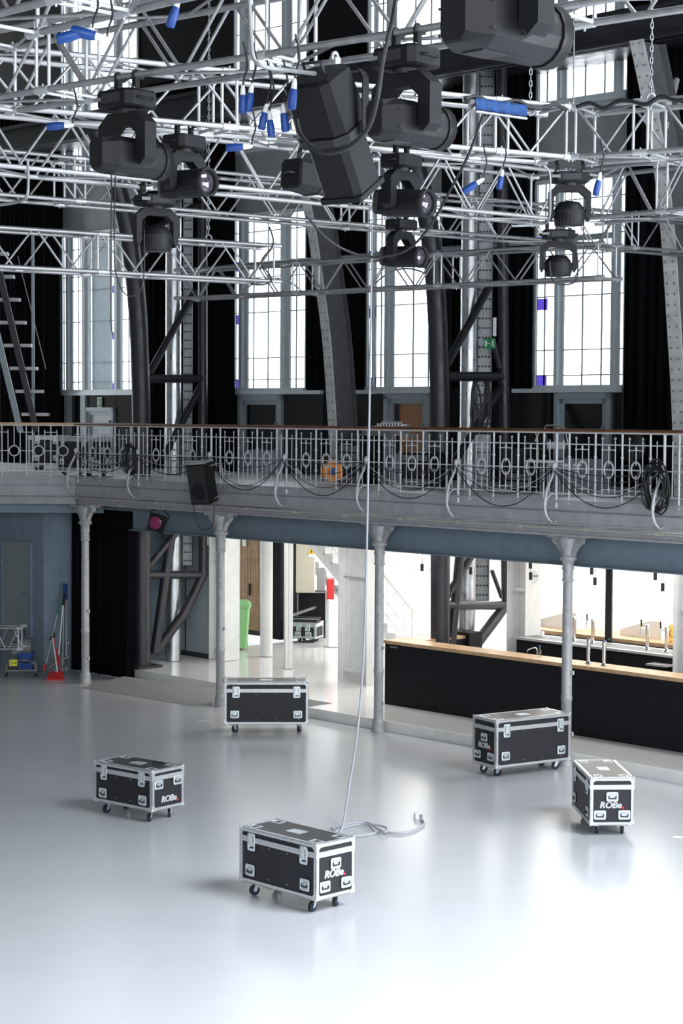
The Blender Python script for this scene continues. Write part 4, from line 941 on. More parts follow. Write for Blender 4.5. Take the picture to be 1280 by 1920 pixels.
# ------------------------------------------------------------------ lower level
def off(p): return (p-Q0).dot(nb)
def tt(p): return (p-V((Q0.x, Q0.y, 0))).dot(ud)
D1 = Uz(82, 1262, 0); DOF = off(D1); D1t = tt(D1)
mb = MB(); lbox(mb, -14, D1t, DOF, DOF+.25, 0, 3.72); S('wall_left', mb, 'wall_blue')
PO = off(Uz(365, 1231, ZR))
mb = MB(); lbox(mb, D1t-.25, D1t, DOF+.25, PO, 0, 3.72); S('wall_left_return', mb, 'wall_blue')
mb = MB(); lbox(mb, D1t-.004, D1t+.012, DOF, DOF+4, 1.28, 1.30); lbox(mb, D1t-.85, D1t+.01, DOF-.012, DOF, 1.28, 1.30); S('trim_9', mb, 'door_blue')
dl, dr = tpx(8, DOF, 1150), tpx(59, DOF, 1150); dz = zpx(34, 1018, DOF)
mb = MB(); lbox(mb, dl, dr, DOF-.03, DOF, .02, dz); d5 = S('door_5', mb, 'door_blue')
mb = MB()
for (a, b_) in ((dl-.04, dl), (dr, dr+.04)): lbox(mb, a, b_, DOF-.05, DOF, 0, dz+.05)
lbox(mb, dl-.04, dr+.04, DOF-.05, DOF, dz, dz+.05); mb.build('door_frame', 'wall_blue', d5)
mb = MB(); p = L(dr-.1, DOF-.06, zpx(52, 1112, DOF)); mb.tube([p, p-ud*.14], .014, 6); mb.cyl(p+nb*.05, p, .025, 8); mb.cyl(p+V((0, 0, -.13))+nb*.04, p+V((0, 0, -.13))+nb*.01, .02, 8); mb.build('handle', 'alu', d5)
mb = MB(); 
for zz in (.5, dz-.4): mb.box(L(dl, DOF-.05, zz), (.03, .03, .12), rz_u)
mb.build('hinge', 'alu', d5)
t0 = D1t; t1 = tpx(392, PO, 1100)
mb = MB(); lbox(mb, t0, t1, PO, PO+.2, 0, 3.72); S('wall_panelled', mb, 'panel_blue')
mb = MB()
for px in (262, 318, 348): t = tpx(px, PO, 1100); lbox(mb, t-.012, t+.012, PO-.01, PO, ZR, 3.72)
lbox(mb, t0, t1, PO-.02, PO, ZR, ZR+.1); S('baseboard_back', mb, 'dark_pipe')
# lower drape
drape('long black drape hanging to the floor behind the leftmost iron column', tpx(131, CO+.72, 1100), tpx(247, CO+.72, 1100), .03, 3.62, CO+.72, fold=.16, amp=.05)
r = T('drape_track', 'black track the long lower drape hangs from', 'track', L(tpx(131, CO+.72, 960), CO+.72, 3.66), rz_u); b = MB(); b.box((1.3, 0, 0), (2.9, .05, .05)); b.build('rail', 'dark_pipe', r)
# PAR lamp
pp = U(295, 980, 35.4); r = T('stage_lamp', 'small stage lamp with red-violet lens hung under the balcony beside the drape', 'stage light', pp, 0)
m = M4.Rotation(-.25, 4, 'Z') @ M4.Rotation(.25, 4, 'Y')
b = MB(); b.lathe([(.12, .15), (.15, .0), (.15, -.1), (.13, -.1), (.125, -.06)], (0, 0, 0), 16, m @ M4.Rotation(pi/2, 4, 'X') @ M4.Scale(-1, 4, (0, 0, 1))); 
b.build('housing', 'fixture_black', r)
b = MB(); b.lathe([(.125, 0), (.05, .02), (.01, .025)], m @ V((0, -.11, 0)), 16, m @ M4.Rotation(pi/2, 4, 'X')); b.build('lens', 'purple_lens', r)
b = MB(); b.bbox((0, -.08, 0), (.34, .02, .34), .01, m); b.build('colour_frame', 'fixture_black', r)
b = MB(); b.tube([m @ V((-.17, 0, 0)), m @ V((-.19, .02, .18)), m @ V((0, .04, .3)), m @ V((.19, .02, .18)), m @ V((.17, 0, 0))], .012, 6); b.cyl((0.04, .04, .28), (.06, .1, .5), .012, 6); b.build('yoke', 'fixture_black', r)
# cleaning gear
tb = Uz(40, 1268, 0)
r = T('mop_trolley', 'grey mop trolley with a blue bucket beside the blue-grey door', 'trolley', tb, .1)
b = MB(); 
for sx in (-1, 1): b.tube(smooth_path([(sx*.30, -.12, .09), (sx*.28, -.12, .26), (sx*.15, -.12, .34), (0, -.12, .34)], 4), .022, 6); b.tube(smooth_path([(sx*.30, .14, .09), (sx*.28, .14, .26), (sx*.15, .14, .34), (0, .14, .34)], 4), .022, 6)
b.box((0, 0, .14), (.58, .3, .03)); b.build('frame', 'grey_plastic', r)
for sx in (-1, 1):
    for sy in (-.12, .14): b = MB(); b.cyl((sx*.30-.015, sy, .04), (sx*.30+.015, sy, .04), .04, 10); b.build('wheel', 'rubber', r)
b = MB(); b.loft([[V((x*k+.09, y*k, z)) for x, y in ((-.16, -.13), (.16, -.13), (.16, .13), (-.16, .13))] for z, k in ((.16, .85), (.5, 1.05))], False); bk = b.build('bucket', 'blue', r)
b = MB(); b.tube(smooth_path([(-.08, -.14, .46), (0, -.16, .34), (.1, -.17, .3), (.2, -.16, .34), (.25, -.14, .46)], 4), .01, 5); b.build('bail', 'rubber', bk)
b = MB(); b.cyl((.0, .0, .62), (.2, 0, .62), .17, 14); b.box((-.02, 0, .58), (.34, .24, .22)); b.build('wringer', 'grey_plastic', r)
b = MB(); b.box((-.15, -.17, .30), (.16, .01, .13)); tgq = b.build('tag', 'yellow', r)
text_mesh('tag_text', 'D-4', .09, 'rubber', r, (-.15, -.177, .30), (pi/2, 0, 0), 0, .001)
b = MB(); b.cyl((.12, .1, .6), (.02, .16, 1.05), .014, 6); b.build('handle', 'rubber', r)
def pole_tool(name, label, p, q, rad, m, head=None, hm='red', grip=None):
    r = T(name, label, name.replace('_', ' '), p); p, q = V(p), V(q); b = MB(); b.cyl(p, q, rad, 8); b.build('pole', m, r, True)
    if grip: b = MB(); b.cyl(p.lerp(q, .82), q, rad*1.6, 8); b.build('grip', grip, r, True)
    if head: b = MB(); head(b, p); b.build('head', hm, r, True)
    return r
wl = 39.2
pole_tool('broom', 'thin-poled broom with a red foot leaning left of the drape', U(84, 1256, 38.2), U(113, 1128, 38.5), .011, 'alu', lambda b, p: b.box(p+V((0, 0, .05)), (.06, .05, .16)), 'red', 'green_paint')
pole_tool('mop', 'white-poled mop with red foot leaning by the blue-capped poles', U(109, 1240, 38.2), U(120, 1112, 38.6), .016, 'white_plastic', lambda b, p: b.box(p+V((0, 0, .02)), (.07, .06, .22)), 'red', 'rubber')
pole_tool('squeegee', 'pole with a blue top leaning against the blue-grey wall beside the drape', U(117, 1258, 38.3), U(120.5, 1094, 38.75), .016, 'alu', None, 'blue', 'blue')
pole_tool('squeegee', 'second pole with a blue top, right of the first, beside the drape', U(124, 1258, 38.5), U(124.5, 1095, 38.9), .016, 'alu', None, 'blue', 'blue')
r = T('dustpan', 'red long-handled dustpan on the floor in front of the leaning brooms', 'dustpan', Uz(105, 1274, 0))
q = Uz(105, 1274, 0); b = MB(); b.loft([[q+V((x, y, z)) for x, y, z in ((-.17, -.14, 0), (.19, -.14, 0), (.19, -.14, .03), (-.17, -.14, .03))], [q+V((x, y, z)) for x, y, z in ((-.15, .12, 0), (.12, .12, 0), (.12, .12, .15), (-.15, .12, .15))]], False); b.build('pan', 'red', r, True)
b = MB(); b.cyl(q+V((.08, .1, .1)), U(100, 1192, 38.2), .014, 8); b.build('red_handle', 'red', r, True)
b = MB(); b.cyl(q+V((.02, .08, .1)), U(99, 1196, 38.1), .016, 8); b.build('white_handle', 'white_plastic', r, True)
b = MB(); b.tube([U(93, 1200, 38.1), U(96, 1195, 38.1), U(102, 1194, 38.1), U(101, 1187, 38.2)], .018, 6); b.build('grip', 'rubber', r, True)
r = T('vacuum_hose', 'grey vacuum hose looped on the floor beside the brooms', 'hose', Uz(100, 1262, 0))
b = MB(); b.tube(smooth_path([U(128, 1232, 38.4), U(112, 1238, 38.3), U(94, 1250, 38.2), U(86, 1258, 38.1), U(92, 1262, 38.0), U(110, 1254, 38.1), U(126, 1246, 38.3), U(120, 1230, 38.6), U(118, 1215, 38.7), U(124, 1206, 38.7), U(128, 1206, 38.6)], 4), .025, 7); b.build('hose', 'tray_grey', r, True)
b = MB(); q = Uz(115, 1256, 0); b.bbox(q+V((0, .15, .13)), (.36, .3, .26), .04); b.build('body', 'white_plastic', r, True)
# truss piece at the left edge, on a stand
a, c = U(-60, 1217, 37.2), U(37, 1217, 37.2); a.z = c.z
truss('short silver truss piece lying at the left edge in front of the blue-grey door', a, c, S=.42, pitch=.36, r=.026, group='spare truss on the floor')
r = T('truss_stand', 'dark stand carrying the spare truss piece at the left edge', 'stand', V((a.x+.15, a.y, 0))); b = MB(); b.box((0, .2, (a.z-.03)/2), (.25, .5, a.z-.03)); b.build('block', 'dark_pipe', r)
# white steel columns
def white_column(label, t, o, w=.60, d=.42, z0=ZR, m='white_steel'):
    r = T('steel_column', label, 'column', L(t, o, z0), rz_u, 'white riveted steel columns', 'thing'); h = 3.7-z0
    for sx in (-1, 1):
        b = MB(); b.box((sx*w/2, 0, h/2), (.022, d, h)); b.build('flange', m, r)
    b = MB(); b.box((0, .0, h/2), (w, .022, h)); b.build('web', m, r)
    b = MB()
    for z in (.25, h*.6, h*.9): b.box((0, -.05, z), (w, .08, .06))
    for sx in (-1, 1):
        b.box((sx*(w/2-.05), -.02, h/2), (.09, .03, h))
        for k in range(int(h/.13)): b.sphere((sx*(w/2-.05), -.04, .07+.13*k), .014, 6); b.sphere((-w/2-.012, sx*d*.3, .07+.13*k), .014, 6)
    b.build('angles', m, r); return r
WBp = Uz(630, 1279, ZR); WCO = off(WBp)
white_column('white riveted steel column in the middle, left of the black bar', tpx(661, WCO, 1150), WCO+.2, .78)
white_column('white steel column behind the second iron column, beside the green bin', tpx(420, off(Uz(420, 1236, ZR)), 1150), off(Uz(420, 1236, ZR)), .50)
white_column('white steel column behind the bar with a round white sign', tpx(968, CO+3.1, 1130), CO+3.3, .42, .42)
white_column('white steel column at the right edge at the end of the beer taps', tpx(1290, CO+2.6, 1130), CO+2.7, .34, .5)
r = T('round_sign', 'round white sign on the white column behind the bar', 'sign', U(998, 1081, 33.2), .1); b = MB(); b.lathe([(.115, -.015), (.125, 0), (.115, .015)], (0, 0, 0), 24, M4.Rotation(pi/2, 4, 'X')); b.build('disc', 'sign_white', r); b = MB(); b.box((.05, -.018, .01), (.09, .004, .025)); b.build('mark', 'grey_plastic', r)
r = T('round_column', 'smooth round white column in front of the timber slat wall', 'column', Uz(499, 1230, ZR), 0, None, 'thing'); b = MB(); b.cyl((0, 0, 0), (0, 0, 3.55), .135, 24); b.build('shaft', 'white_steel', r)
r = T('post', 'slim white square post in front of the black corner panel', 'post', Uz(540, 1253, ZR), .3, None, 'thing')
b = MB(); b.box((-.05, 0, 1.76), (.06, .13, 3.52)); b.box((.05, 0, 1.76), (.09, .02, 3.52)); b.build('section', 'white_steel', r); b = MB(); b.box((.0, 0, .012), (.2, .2, .024)); b.build('foot', 'grey_steel', r)
# timber slats, black corner
SW = Uz(480, 1192, ZR); so = off(SW)
t0, t1 = tpx(388, so, 1100), tpx(516, so, 1100)
mb = MB(); lbox(mb, t0, t1, so+.03, so+.1, ZR, 3.72); S('wall_slatted', mb, 'rubber')
mb = MB(); n = 44
for k in range(n):
    a = t0+(t1-t0)*k/n; lbox(mb, a, a+(t1-t0)/n*.62, so-.02, so+.03, ZR+.12, 3.72)
S('slat_cladding', mb, 'slat_wood')['kind'] = 'structure'
mb = MB(); p = L(tpx(470, so, 1105), so-.04, zpx(470, 1105, so)); mb.box(p, (.03, .05, .28), rz_u); o = mb.build('door_pull', 'rubber'); tag(o, 'black pull handle on the timber slat wall', 'handle')
mb = MB(); p = L(tpx(461, so, 1015), so-.05, zpx(461, 1015, so)); mb.box(p, (.12, .02, .22), rz_u); o = mb.build('notice', 'sign_white'); tag(o, 'white notice hanging in front of the timber slat wall', 'notice')
mb = MB(); p = U(391, 1012, 39.4); mb.box(p, (.09, .02, .24), rz_u); o = mb.build('notice', 'sign_white'); tag(o, 'white notice hanging left of the second iron column', 'notice')
mb = MB(); lbox(mb, t1, tpx(533, so, 1100), so-.12, so+.4, ZR, 3.72); S('wall_corner', mb, 'black_wall')
# foyer shell
FO = CO+12.5
mb = MB(); lbox(mb, -16, 34, FO, FO+.2, 0, 3.72); S('wall_foyer', mb, 'white_wall')
mb = MB(); lbox(mb, tpx(1082, CO+7, 1100), 34, CO+7.0, CO+7.2, 0, 3.72); lbox(mb, tpx(1082, CO+7, 1100), tpx(1082, CO+7, 1100)+.2, CO+7, FO, 0, 3.72); S('wall_bar', mb, 'white_wall')
mb = MB(); lbox(mb, tpx(1212, CO+6.2, 1100), tpx(1237, CO+6.2, 1100), CO+6.0, CO+7.0, 0, 3.72); S('wall_pier', mb, 'white_wall')
# bin
r = T('wheelie_bin', 'light green wheelie bin half hidden behind a white steel column', 'bin', Uz(444, 1217, ZR), .1)
b = MB(); b.loft([[V((x*k, y*k, z)) for x, y in octa(.28, .33, .05)] for z, k in ((.05, .78), (.9, .97), (.96, 1.0), (.96, 1.06), (1.0, 1.06))], False); b.build('body', 'green_bin', r)
b = MB(); b.loft([[V((x*k, y*k+.01, z)) for x, y in octa(.31, .36, .05)] for z, k in ((1.0, 1), (1.03, 1), (1.08, .82))], False); b.build('lid', 'green_bin', r)
for sx in (-.22, .22): b = MB(); b.cyl((sx-.03, .25, .09), (sx+.03, .25, .09), .09, 14); b.build('wheel', 'rubber', r)
# electrical cabinet, rack, gear cases
eo = 43.4
def fbox(px0, px1, py0, py1, Y, dep): a, b_ = U(px0, py0, Y), U(px1, py1, Y); return V(((a.x+b_.x)/2, Y+dep/2, (a.z+b_.z)/2)), (abs(b_.x-a.x), dep, abs(a.z-b_.z))
c, sz = fbox(541, 590, 1005, 1112, eo, .35); r = T('electrical_cabinet', 'beige wall cabinet with a yellow warning triangle under the stairs', 'cabinet', c); b = MB(); b.bbox((0, 0, 0), sz, .015); b.build('box', 'beige', r)
b = MB(); b.box((-sz[0]*.32, -sz[1]/2-.002, 0), (.012, .006, sz[2]*.98)); b.build('door_gap', 'grey_plastic', r)
b = MB(); b.prism([(.14, -sz[1]/2-.004, .26), (.31, -sz[1]/2-.004, .26), (.225, -sz[1]/2-.004, .41)], (0, -.004, 0)); tri = b.build('warning_triangle', 'warn_yellow', r)
b = MB(); b.prism([(.218, -sz[1]/2-.01, .275), (.232, -sz[1]/2-.01, .275), (.24, -sz[1]/2-.01, .33), (.225, -sz[1]/2-.01, .325), (.235, -sz[1]/2-.01, .37), (.215, -sz[1]/2-.01, .32)], (0, -.003, 0)); b.build('bolt_mark', 'rubber', tri)
b = MB(); b.box((.225, -sz[1]/2-.004, .21), (.14, .006, .06)); b.build('warning_plate', 'sign_white', r)
c, sz = fbox(558, 610, 1112, 1198, eo+.1, .5); c.z = ZR+sz[2]/2; r = T('storage_rack', 'black rack with a wire front under the beige cabinet', 'rack', c); b = MB(); b.box((0, 0, 0), sz); b.build('body', 'black_wall', r)
b = MB(); 
for sx in (-1, 1): b.box((sx*sz[0]/2, -sz[1]/2, 0), (.03, .03, sz[2]))
for z in (-.5, .5): b.box((0, -sz[1]/2, z*sz[2]), (sz[0], .03, .03))
b.build('frame', 'tray_grey', r)
p = Uz(566, 1199, ZR); road_case('small black gear case with cables on its front, on the foyer floor under the stairs', p.x+.12, p.y-.3, -.35, .62, .5, .09, .46, (), .8, 'gear cases under the stairs', ZR, False)
c = U(575, 1160, 43.0); r = T('gear_box', 'flat open silver-edged case lying on the gear case under the stairs', 'case', V((c.x, 42.55, ZR+.47)), -.2); b = MB(); b.box((0, 0, .05), (.58, .36, .1)); b.build('body', 'rubber', r); b = MB()
for sy in (-1, 1): b.box((0, sy*.18, .1), (.6, .02, .02)); b.box((0, sy*.18, .01), (.6, .02, .02))
b.build('edge_trim', 'alu', r); m_ = M4.Rotation(-.35, 4, 'Y'); b = MB(); b.box((-.05, .05, .26), (.52, .3, .04), mtx=m_); b.build('lid', 'fixture_black', r); b = MB(); b.box((-.05, -.105, .26), (.54, .02, .06), mtx=m_); b.build('lid_edge', 'alu', r)
c, sz = fbox(594, 609, 1065, 1106, eo+.2, .2); r = T('meter_box', 'small grey meter box right of the beige cabinet', 'box', c); b = MB(); b.bbox((0, 0, 0), sz, .01); b.build('box', 'tray_grey', r)
c, sz = fbox(612, 626, 1086, 1128, 42.6, .25); r = T('red_cabinet', 'red fire hose cabinet behind the middle white column', 'cabinet', c); b = MB(); b.bbox((0, 0, 0), sz, .01); b.build('box', 'red', r)
c, sz = fbox(611, 640, 1126, 1213, 41.8, .3); r = T('white_bin', 'white rounded bin below the red cabinet', 'bin', V((c.x, c.y, ZR))); b = MB(); b.loft([[V((x*k, y*k, z)) for x, y in octa(sz[0]/2, .18, .06)] for z, k in ((0, .95), (sz[2]-.08, 1), (sz[2], .85))], False); b.build('body', 'white_plastic', r)
# stairs
def flight(label, so_, nose0, nose1, depth, thick, rails, nm='staircase'):
    p0 = Upl(*nose0, (Q0+nb*so_), nb); p1 = Upl(*nose1, (Q0+nb*so_), nb); r = T(nm, label, 'stairs', V((p0.x, p0.y, ZR)))
    n = max(3, int((p1.z-p0.z)/.165)); b = MB(); dt = tt(p1)-tt(p0)
    for k in range(n):
        ta = tt(p0)+dt*k/n; tb_ = tt(p0)+dt*(k+1)/n; z = p0.z+(p1.z-p0.z)*k/n
        lbox(b, ta+.03, tb_, so_, so_+depth, z-.19, z)
    b.build('steps', 'white_wall', r, True)
    s = MB(); th = V((0, 0, -thick)); q0, q1 = p0+V((0, 0, -.15)), p1+V((0, 0, -.15))
    s.prism([q0, q1, q1+th, q0+th], nb*depth); s.build('soffit', 'white_wall', r, True)
    if rails:
        for o_, nmr in ((.05, 'handrail'), (depth-.05, 'handrail')):
            a, c_ = p0+nb*o_+V((0, 0, .9)), p1+nb*o_+V((0, 0, .9)); h = MB(); h.tube([a, c_], .035, 8); h.tube([a-V((0, 0, .55)), c_-V((0, 0, .55))], .014, 6); h.build(nmr, 'white_wall', r, True)
            ms = int(n*.8)
            for k in range(ms+1): q = MB(); v = a.lerp(c_, k/ms); q.cyl(v-V((0, 0, .95)), v, .014, 6); q.build('baluster', 'white_wall', r, True)
    return r
h_ = V((-.55, .835, 0)); pr_ = V((.835, .55, 0)); SA = V((.935, 37.45, 1.2)); ang_ = atan2(h_.y, h_.x)
r = T('staircase', 'white staircase with white railings behind the left end of the bar', 'stairs', V((SA.x, SA.y, ZR)))
b = MB(); k0 = -5
for k in range(k0, 16):
    z = SA.z+.18*k; c = SA+h_*(.29*k+.16)+pr_*.6; b.box((c.x, c.y, z-.09), (.32, 1.2, .18), ang_); b.box((c.x-h_.x*.165, c.y-h_.y*.165, z-.02), (.05, 1.2, .04), ang_)
b.build('steps', 'white_steel', r, True)
b = MB(); p0 = SA+h_*(.29*k0)+V((0, 0, .18*k0-.14)); p1 = SA+h_*(.29*16)+V((0, 0, .18*15-.14)); b.prism([p0, p1, p1-V((0, 0, .2)), p0-V((0, 0, .2))], pr_*1.2); b.build('soffit', 'white_wall', r, True)
for o_ in (-.02, 1.22):
    a = SA-h_*.9+pr_*o_+V((0, 0, .9-.56)); c_ = a+h_*(.29*15)+V((0, 0, .18*15)); b = MB(); b.tube([a-h_*.05, c_], .035, 8); b.build('handrail', 'white_wall', r, True)
    b = MB(); b.tube([a-V((0, 0, .45)), c_-V((0, 0, .45))], .014, 6); b.tube([a-V((0, 0, .72)), c_-V((0, 0, .72))], .014, 6); b.build('middle_rail', 'white_wall', r, True)
    for k in range(16): v = a.lerp(c_, k/15); q = MB(); q.cyl(v-V((0, 0, .92)), v, .013 if k else .03, 6); q.build('baluster', 'white_wall', r, True)
flight('white upper stair flight seen from below above the beige cabinet', CO+8.6, (640, 1098), (540, 998), 1.0, .22, False, 'upper_staircase')
# bar
BO = off(Uz(820, 1336, ZR)); bt0 = tpx(721, BO, 1260); zt = zpx(723, 1200, BO)
r = T('bar_counter', 'long black bar counter with a wooden top behind the rightmost road cases', 'bar', L(bt0, BO, ZR), rz_u)
BLn = 12.0; hb = zt-ZR
b = MB(); b.box((BLn/2, .03, hb/2-.03), (BLn, .06, hb-.06)); b.build('front_panel', 'bar_black', r)
b = MB(); b.box((BLn/2, .22, hb-.03), (BLn+.02, .50, .06)); b.build('worktop', 'wood_light', r)
b = MB(); b.box((.03, .95, hb/2-.03), (.06, 1.5, hb-.06)); b.box((.5, .95, hb/2-.03), (.04, 1.5, hb-.06)); b.build('return_panel', 'bar_black', r)
b = MB(); b.box((.25, 1.05, hb-.025), (.54, 1.2, .05)); b.build('return_worktop', 'wood_light', r)
b = MB(); b.box((BLn/2, .012, .05), (BLn, .012, .1)); b.build('plinth', 'rubber', r)
b = MB(); b.box((.22, -.004, hb-.11), (.18, .004, .03)); b.build('scuff', 'grey_plastic', r)
p = L(bt0+.25, BO+1.75, ZR); o = MB(); o.box(p+V((0, 0, (hb+.06)/2)), (.75, .35, hb+.06), rz_u); o = o.build('bar_cabinet', 'bar_black'); tag(o, 'black cabinet at the far end of the bar return below the stairs', 'cabinet')
bo2 = BO+1.25; zc = zpx(1100, 1210, bo2); ta, tb_ = tpx(968, bo2, 1200), tpx(1262, bo2, 1230)
r = T('back_counter', 'black back counter with a steel top carrying four beer taps', 'counter', L(ta, bo2, ZR), rz_u); ln = tb_-ta; h = zc-ZR
b = MB(); b.box((ln/2, .3, h/2-.02), (ln, .6, h-.04)); b.build('body', 'bar_black', r)
b = MB(); b.box((ln/2, .3, h-.02), (ln+.03, .64, .04)); b.build('steel_top', 'alu_bright', r)
b = MB(); 
for k in range(int(ln/.05)): b.box((.04+k*.05, .3, h+.002), (.02, .4, .006))
b.build('drip_grille', 'tray_grey', r)
b = MB(); b.box((ln-.18, -.12, h-.16), (.4, .24, .03)); b.build('shelf', 'alu_bright', r)
bo3 = BO+2.25; zl = zpx(1120, 1193, bo3); tl0, tl1 = tpx(985, bo3, 1190), 20
r = T('wooden_ledge', 'pale wooden ledge behind the back counter', 'ledge', L(tl0, bo3, ZR), rz_u); b = MB(); b.box(((tl1-tl0)/2, .5, zl-ZR-.03), (tl1-tl0, 1.0, .06)); b.build('top', 'wood_light', r); b = MB(); b.box(((tl1-tl0)/2, .06, (zl-ZR)/2-.03), (tl1-tl0, .06, zl-ZR-.06)); b.build('front', 'grey_plastic', r)
for (x0, x1, y0, y1, lb) in ((1006, 1080, 1194, 1148, 'white sloping block on the wooden ledge behind the third iron column from the right'), (1162, 1240, 1208, 1164, 'white sloping block on the wooden ledge right of the black post')):
    o_ = bo3+.45; a = tpx(x0, o_, 1190); c_ = tpx(x1, o_, 1190); z1 = zpx((x0+x1)/2+20, y1, o_); r = T('sloping_block', lb.replace('the third iron column from the right', 'the iron column in front of the taps'), 'bench', L(a, o_, zl))
    b = MB(); b.prism([L(a, o_, zl), L(a, o_, zl+.1), L(a+(c_-a)*.15, o_, zl+.15), L(a+(c_-a)*.75, o_, z1), L(c_, o_, z1), L(c_, o_, zl)], nb*.5); b.build('block', 'white_wall', r, True)
r = T('square_post', 'black square post behind the beer taps', 'post', L(tpx(1139, BO+1.95, 1150), BO+1.98, ZR), rz_u+.5, None, 'thing'); b = MB(); b.box((0, 0, 1.77), (.11, .12, 3.54)); b.build('post', 'fixture_black', r); b = MB(); b.box((.02, -.065, 1.35), (.03, .006, .03)); b.build('green_light', 'green_sign', r)
def tap(label, px, py, o_, z, lever=True, capm='chrome', hh=.42):
    t = tpx(px, o_, py); r = T('beer_tap', label, 'tap', L(t, o_, z), rz_u+.6, 'chrome beer taps')
    b = MB(); b.lathe([(.055, 0), (.05, .02), (.028, .05), (.03, .08), (.036, hh-.06), (.04, hh-.03), (.036, hh), (.02, hh+.015)], (0, 0, 0), 14); b.build('tower', 'chrome', r)
    if lever:
        b = MB(); b.tube([(0, 0, hh-.06), (-.1, -.02, hh-.06)], .014, 6); b.cyl((-.11, -.02, hh-.04), (-.12, -.02, hh-.16), .009, 6); b.sphere((-.1, -.02, hh-.06), .022, 8); b.build('spout', 'chrome', r)
        b = MB(); b.cyl((-.1, -.02, hh-.03), (-.105, -.02, hh+.09), .012, 8); b.build('lever', 'rubber', r)
    else: b = MB(); b.lathe([(.038, hh-.02), (.034, hh+.012), (.015, hh+.02)], (0, 0, 0), 14); b.build('cap', capm, r)
    return r
tap('chrome beer tap on the back counter just right of the iron column', 1076, 1200, bo2+.3, zc)
tap('chrome beer tap on the back counter left of the black square post', 1111, 1204, bo2+.3, zc)
tap('chrome beer tap on the back counter, second from the right', 1213, 1216, bo2+.3, zc)
tap('chrome beer tap on the back counter, nearest the right edge', 1249, 1222, bo2+.3, zc)
tap('shorter chrome beer column on the wooden bar top, left of the pair', 1103, 1236, BO+.22, zt, False, 'grey_plastic', .40)
tap('shorter chrome beer column with blue cap on the wooden bar top, right of the pair', 1132, 1239, BO+.22, zt, False, 'blue', .40)
r = T('glass_jug', 'clear glass bottle with blue cap on the bar top left of the iron column', 'bottle', L(tpx(1011, BO+.3, 1222), BO+.3, zt)); b = MB(); b.lathe([(.04, 0), (.045, .05), (.04, .1), (.015, .14), (.015, .16)], (0, 0, 0), 12); b.build('glass', 'clear', r); b = MB(); b.cyl((0, 0, .16), (0, 0, .185), .02, 8); b.build('cap', 'blue', r)
r = T('mixer_faucet', 'bent chrome faucet behind the bar top beside the glass bottle', 'faucet', L(tpx(1000, BO+.42, 1222), BO+.44, zt-.0)); b = MB(); b.tube(smooth_path([(.05, 0, 0), (.04, 0, .1), (0, 0, .12), (-.1, 0, .09), (-.12, 0, .05)], 4), .01, 6); b.build('spout', 'chrome', r)
r = T('paper_cup', 'small white cup on the back counter right of the white column', 'cup', L(tpx(1016, bo2+.35, 1200), bo2+.35, zc)); b = MB(); b.lathe([(.03, 0), (.042, .1), (.038, .1), (.028, .01)], (0, 0, 0), 14); b.build('body', 'white_plastic', r)
r = T('patterned_cloth', 'orange and black patterned cloth at the right end of the taps', 'cloth', L(tpx(1258, bo3+.2, 1190), bo3+.2, zl)); b = MB(); b.loft([[V((x*k, y*k, z)) for x, y in octa(.09, .07, .03)] for z, k in ((0, 1.1), (.12, 1.0), (.26, .7), (.32, .2))], True); mat('patterned', (.6, .33, .06), .8, 0, .9, 22); b.build('cloth', 'patterned', r)
for i, (px, py, lb) in enumerate(((791, 1064, 'in front of the white stair railing'), (882, 1070, 'in front of the right silver duct'), (994, 1059, 'beside the top of the white column, higher of two'), (994.5, 1080, 'in front of the round white sign, lower of two'),
        (1109, 1070, 'left of the black square post, higher of two'), (1115, 1090, 'left of the black square post, lower of two'), (1228, 1080, 'near the right edge, higher of two'), (1242, 1101, 'near the right edge, lower of two'))):
    Y = {791: 35.2, 882: 33.4}.get(px, 32.2 if px < 1000 else (31.2 if px < 1200 else 30.4)); p = U(px, py, Y)
    r = T('pendant_lamp', 'small black cylinder pendant lamp '+lb, 'lamp', p, 0, 'black pendant lamps over the bar'); b = MB(); b.cyl((0, 0, -.065), (0, 0, .065), .03, 12); b.build('shade', 'rubber', r); b = MB(); b.cyl((0, 0, .065), (0, 0, 3.7-p.z), .004, 5); b.build('cord', 'cable_black', r)
# ------------------------------------------------------------------ rigging odds and ends
def chain(label, px, py0, py1, Y, m='galv', r_=.013):
    rt = T('hoist_chain', label, 'chain', U(px, py1, Y)); p1, p0 = U(px, py1, Y), U(px, py0, Y); p0.x = p1.x; b = MB(); z = p1.z; k = 0
    while z < p0.z:
        a = V((1, 0, 0)) if k % 2 else V((0, 1, 0)); b.tube([V((p1.x, Y, z+.035))+a*.013*cos(q)+V((0, 0, .034*sin(q))) for q in [i*2*pi/8 for i in range(8)]], .006, 4, True); z += .054; k += 1
    b.build('links', m, rt, True)
    h = MB(); h.tube([V((p1.x+.04*sin(q), Y, p1.z-.05-.05*cos(q)+.0)) for q in [i*.6-.3 for i in range(9)]], .014, 6); h.build('hook', 'alu', rt, True)
chain('steel hoist chain hooked to the truss corner left of the upper window', 994, -60, 196, at(trC1, 994).y+.2)
chain('steel hoist chain near the right edge holding the short upper truss', 1220, -60, 175, at(trC1r, 1220).y+.2)
chain('steel hoist chain holding the lowest left truss', 391, -60, 440, at(trT1, 391).y+.2)
r = T('steel_wire', 'thin steel wire rising from the upper truss corner', 'wire', at(trC1, 1066)); b = MB(); p = at(trC1, 1073, .2); b.cyl(p+V((0, 0, .5)), p+V((0, 0, 5)), .008, 5); b.build('wire', 'tray_grey', r, True)
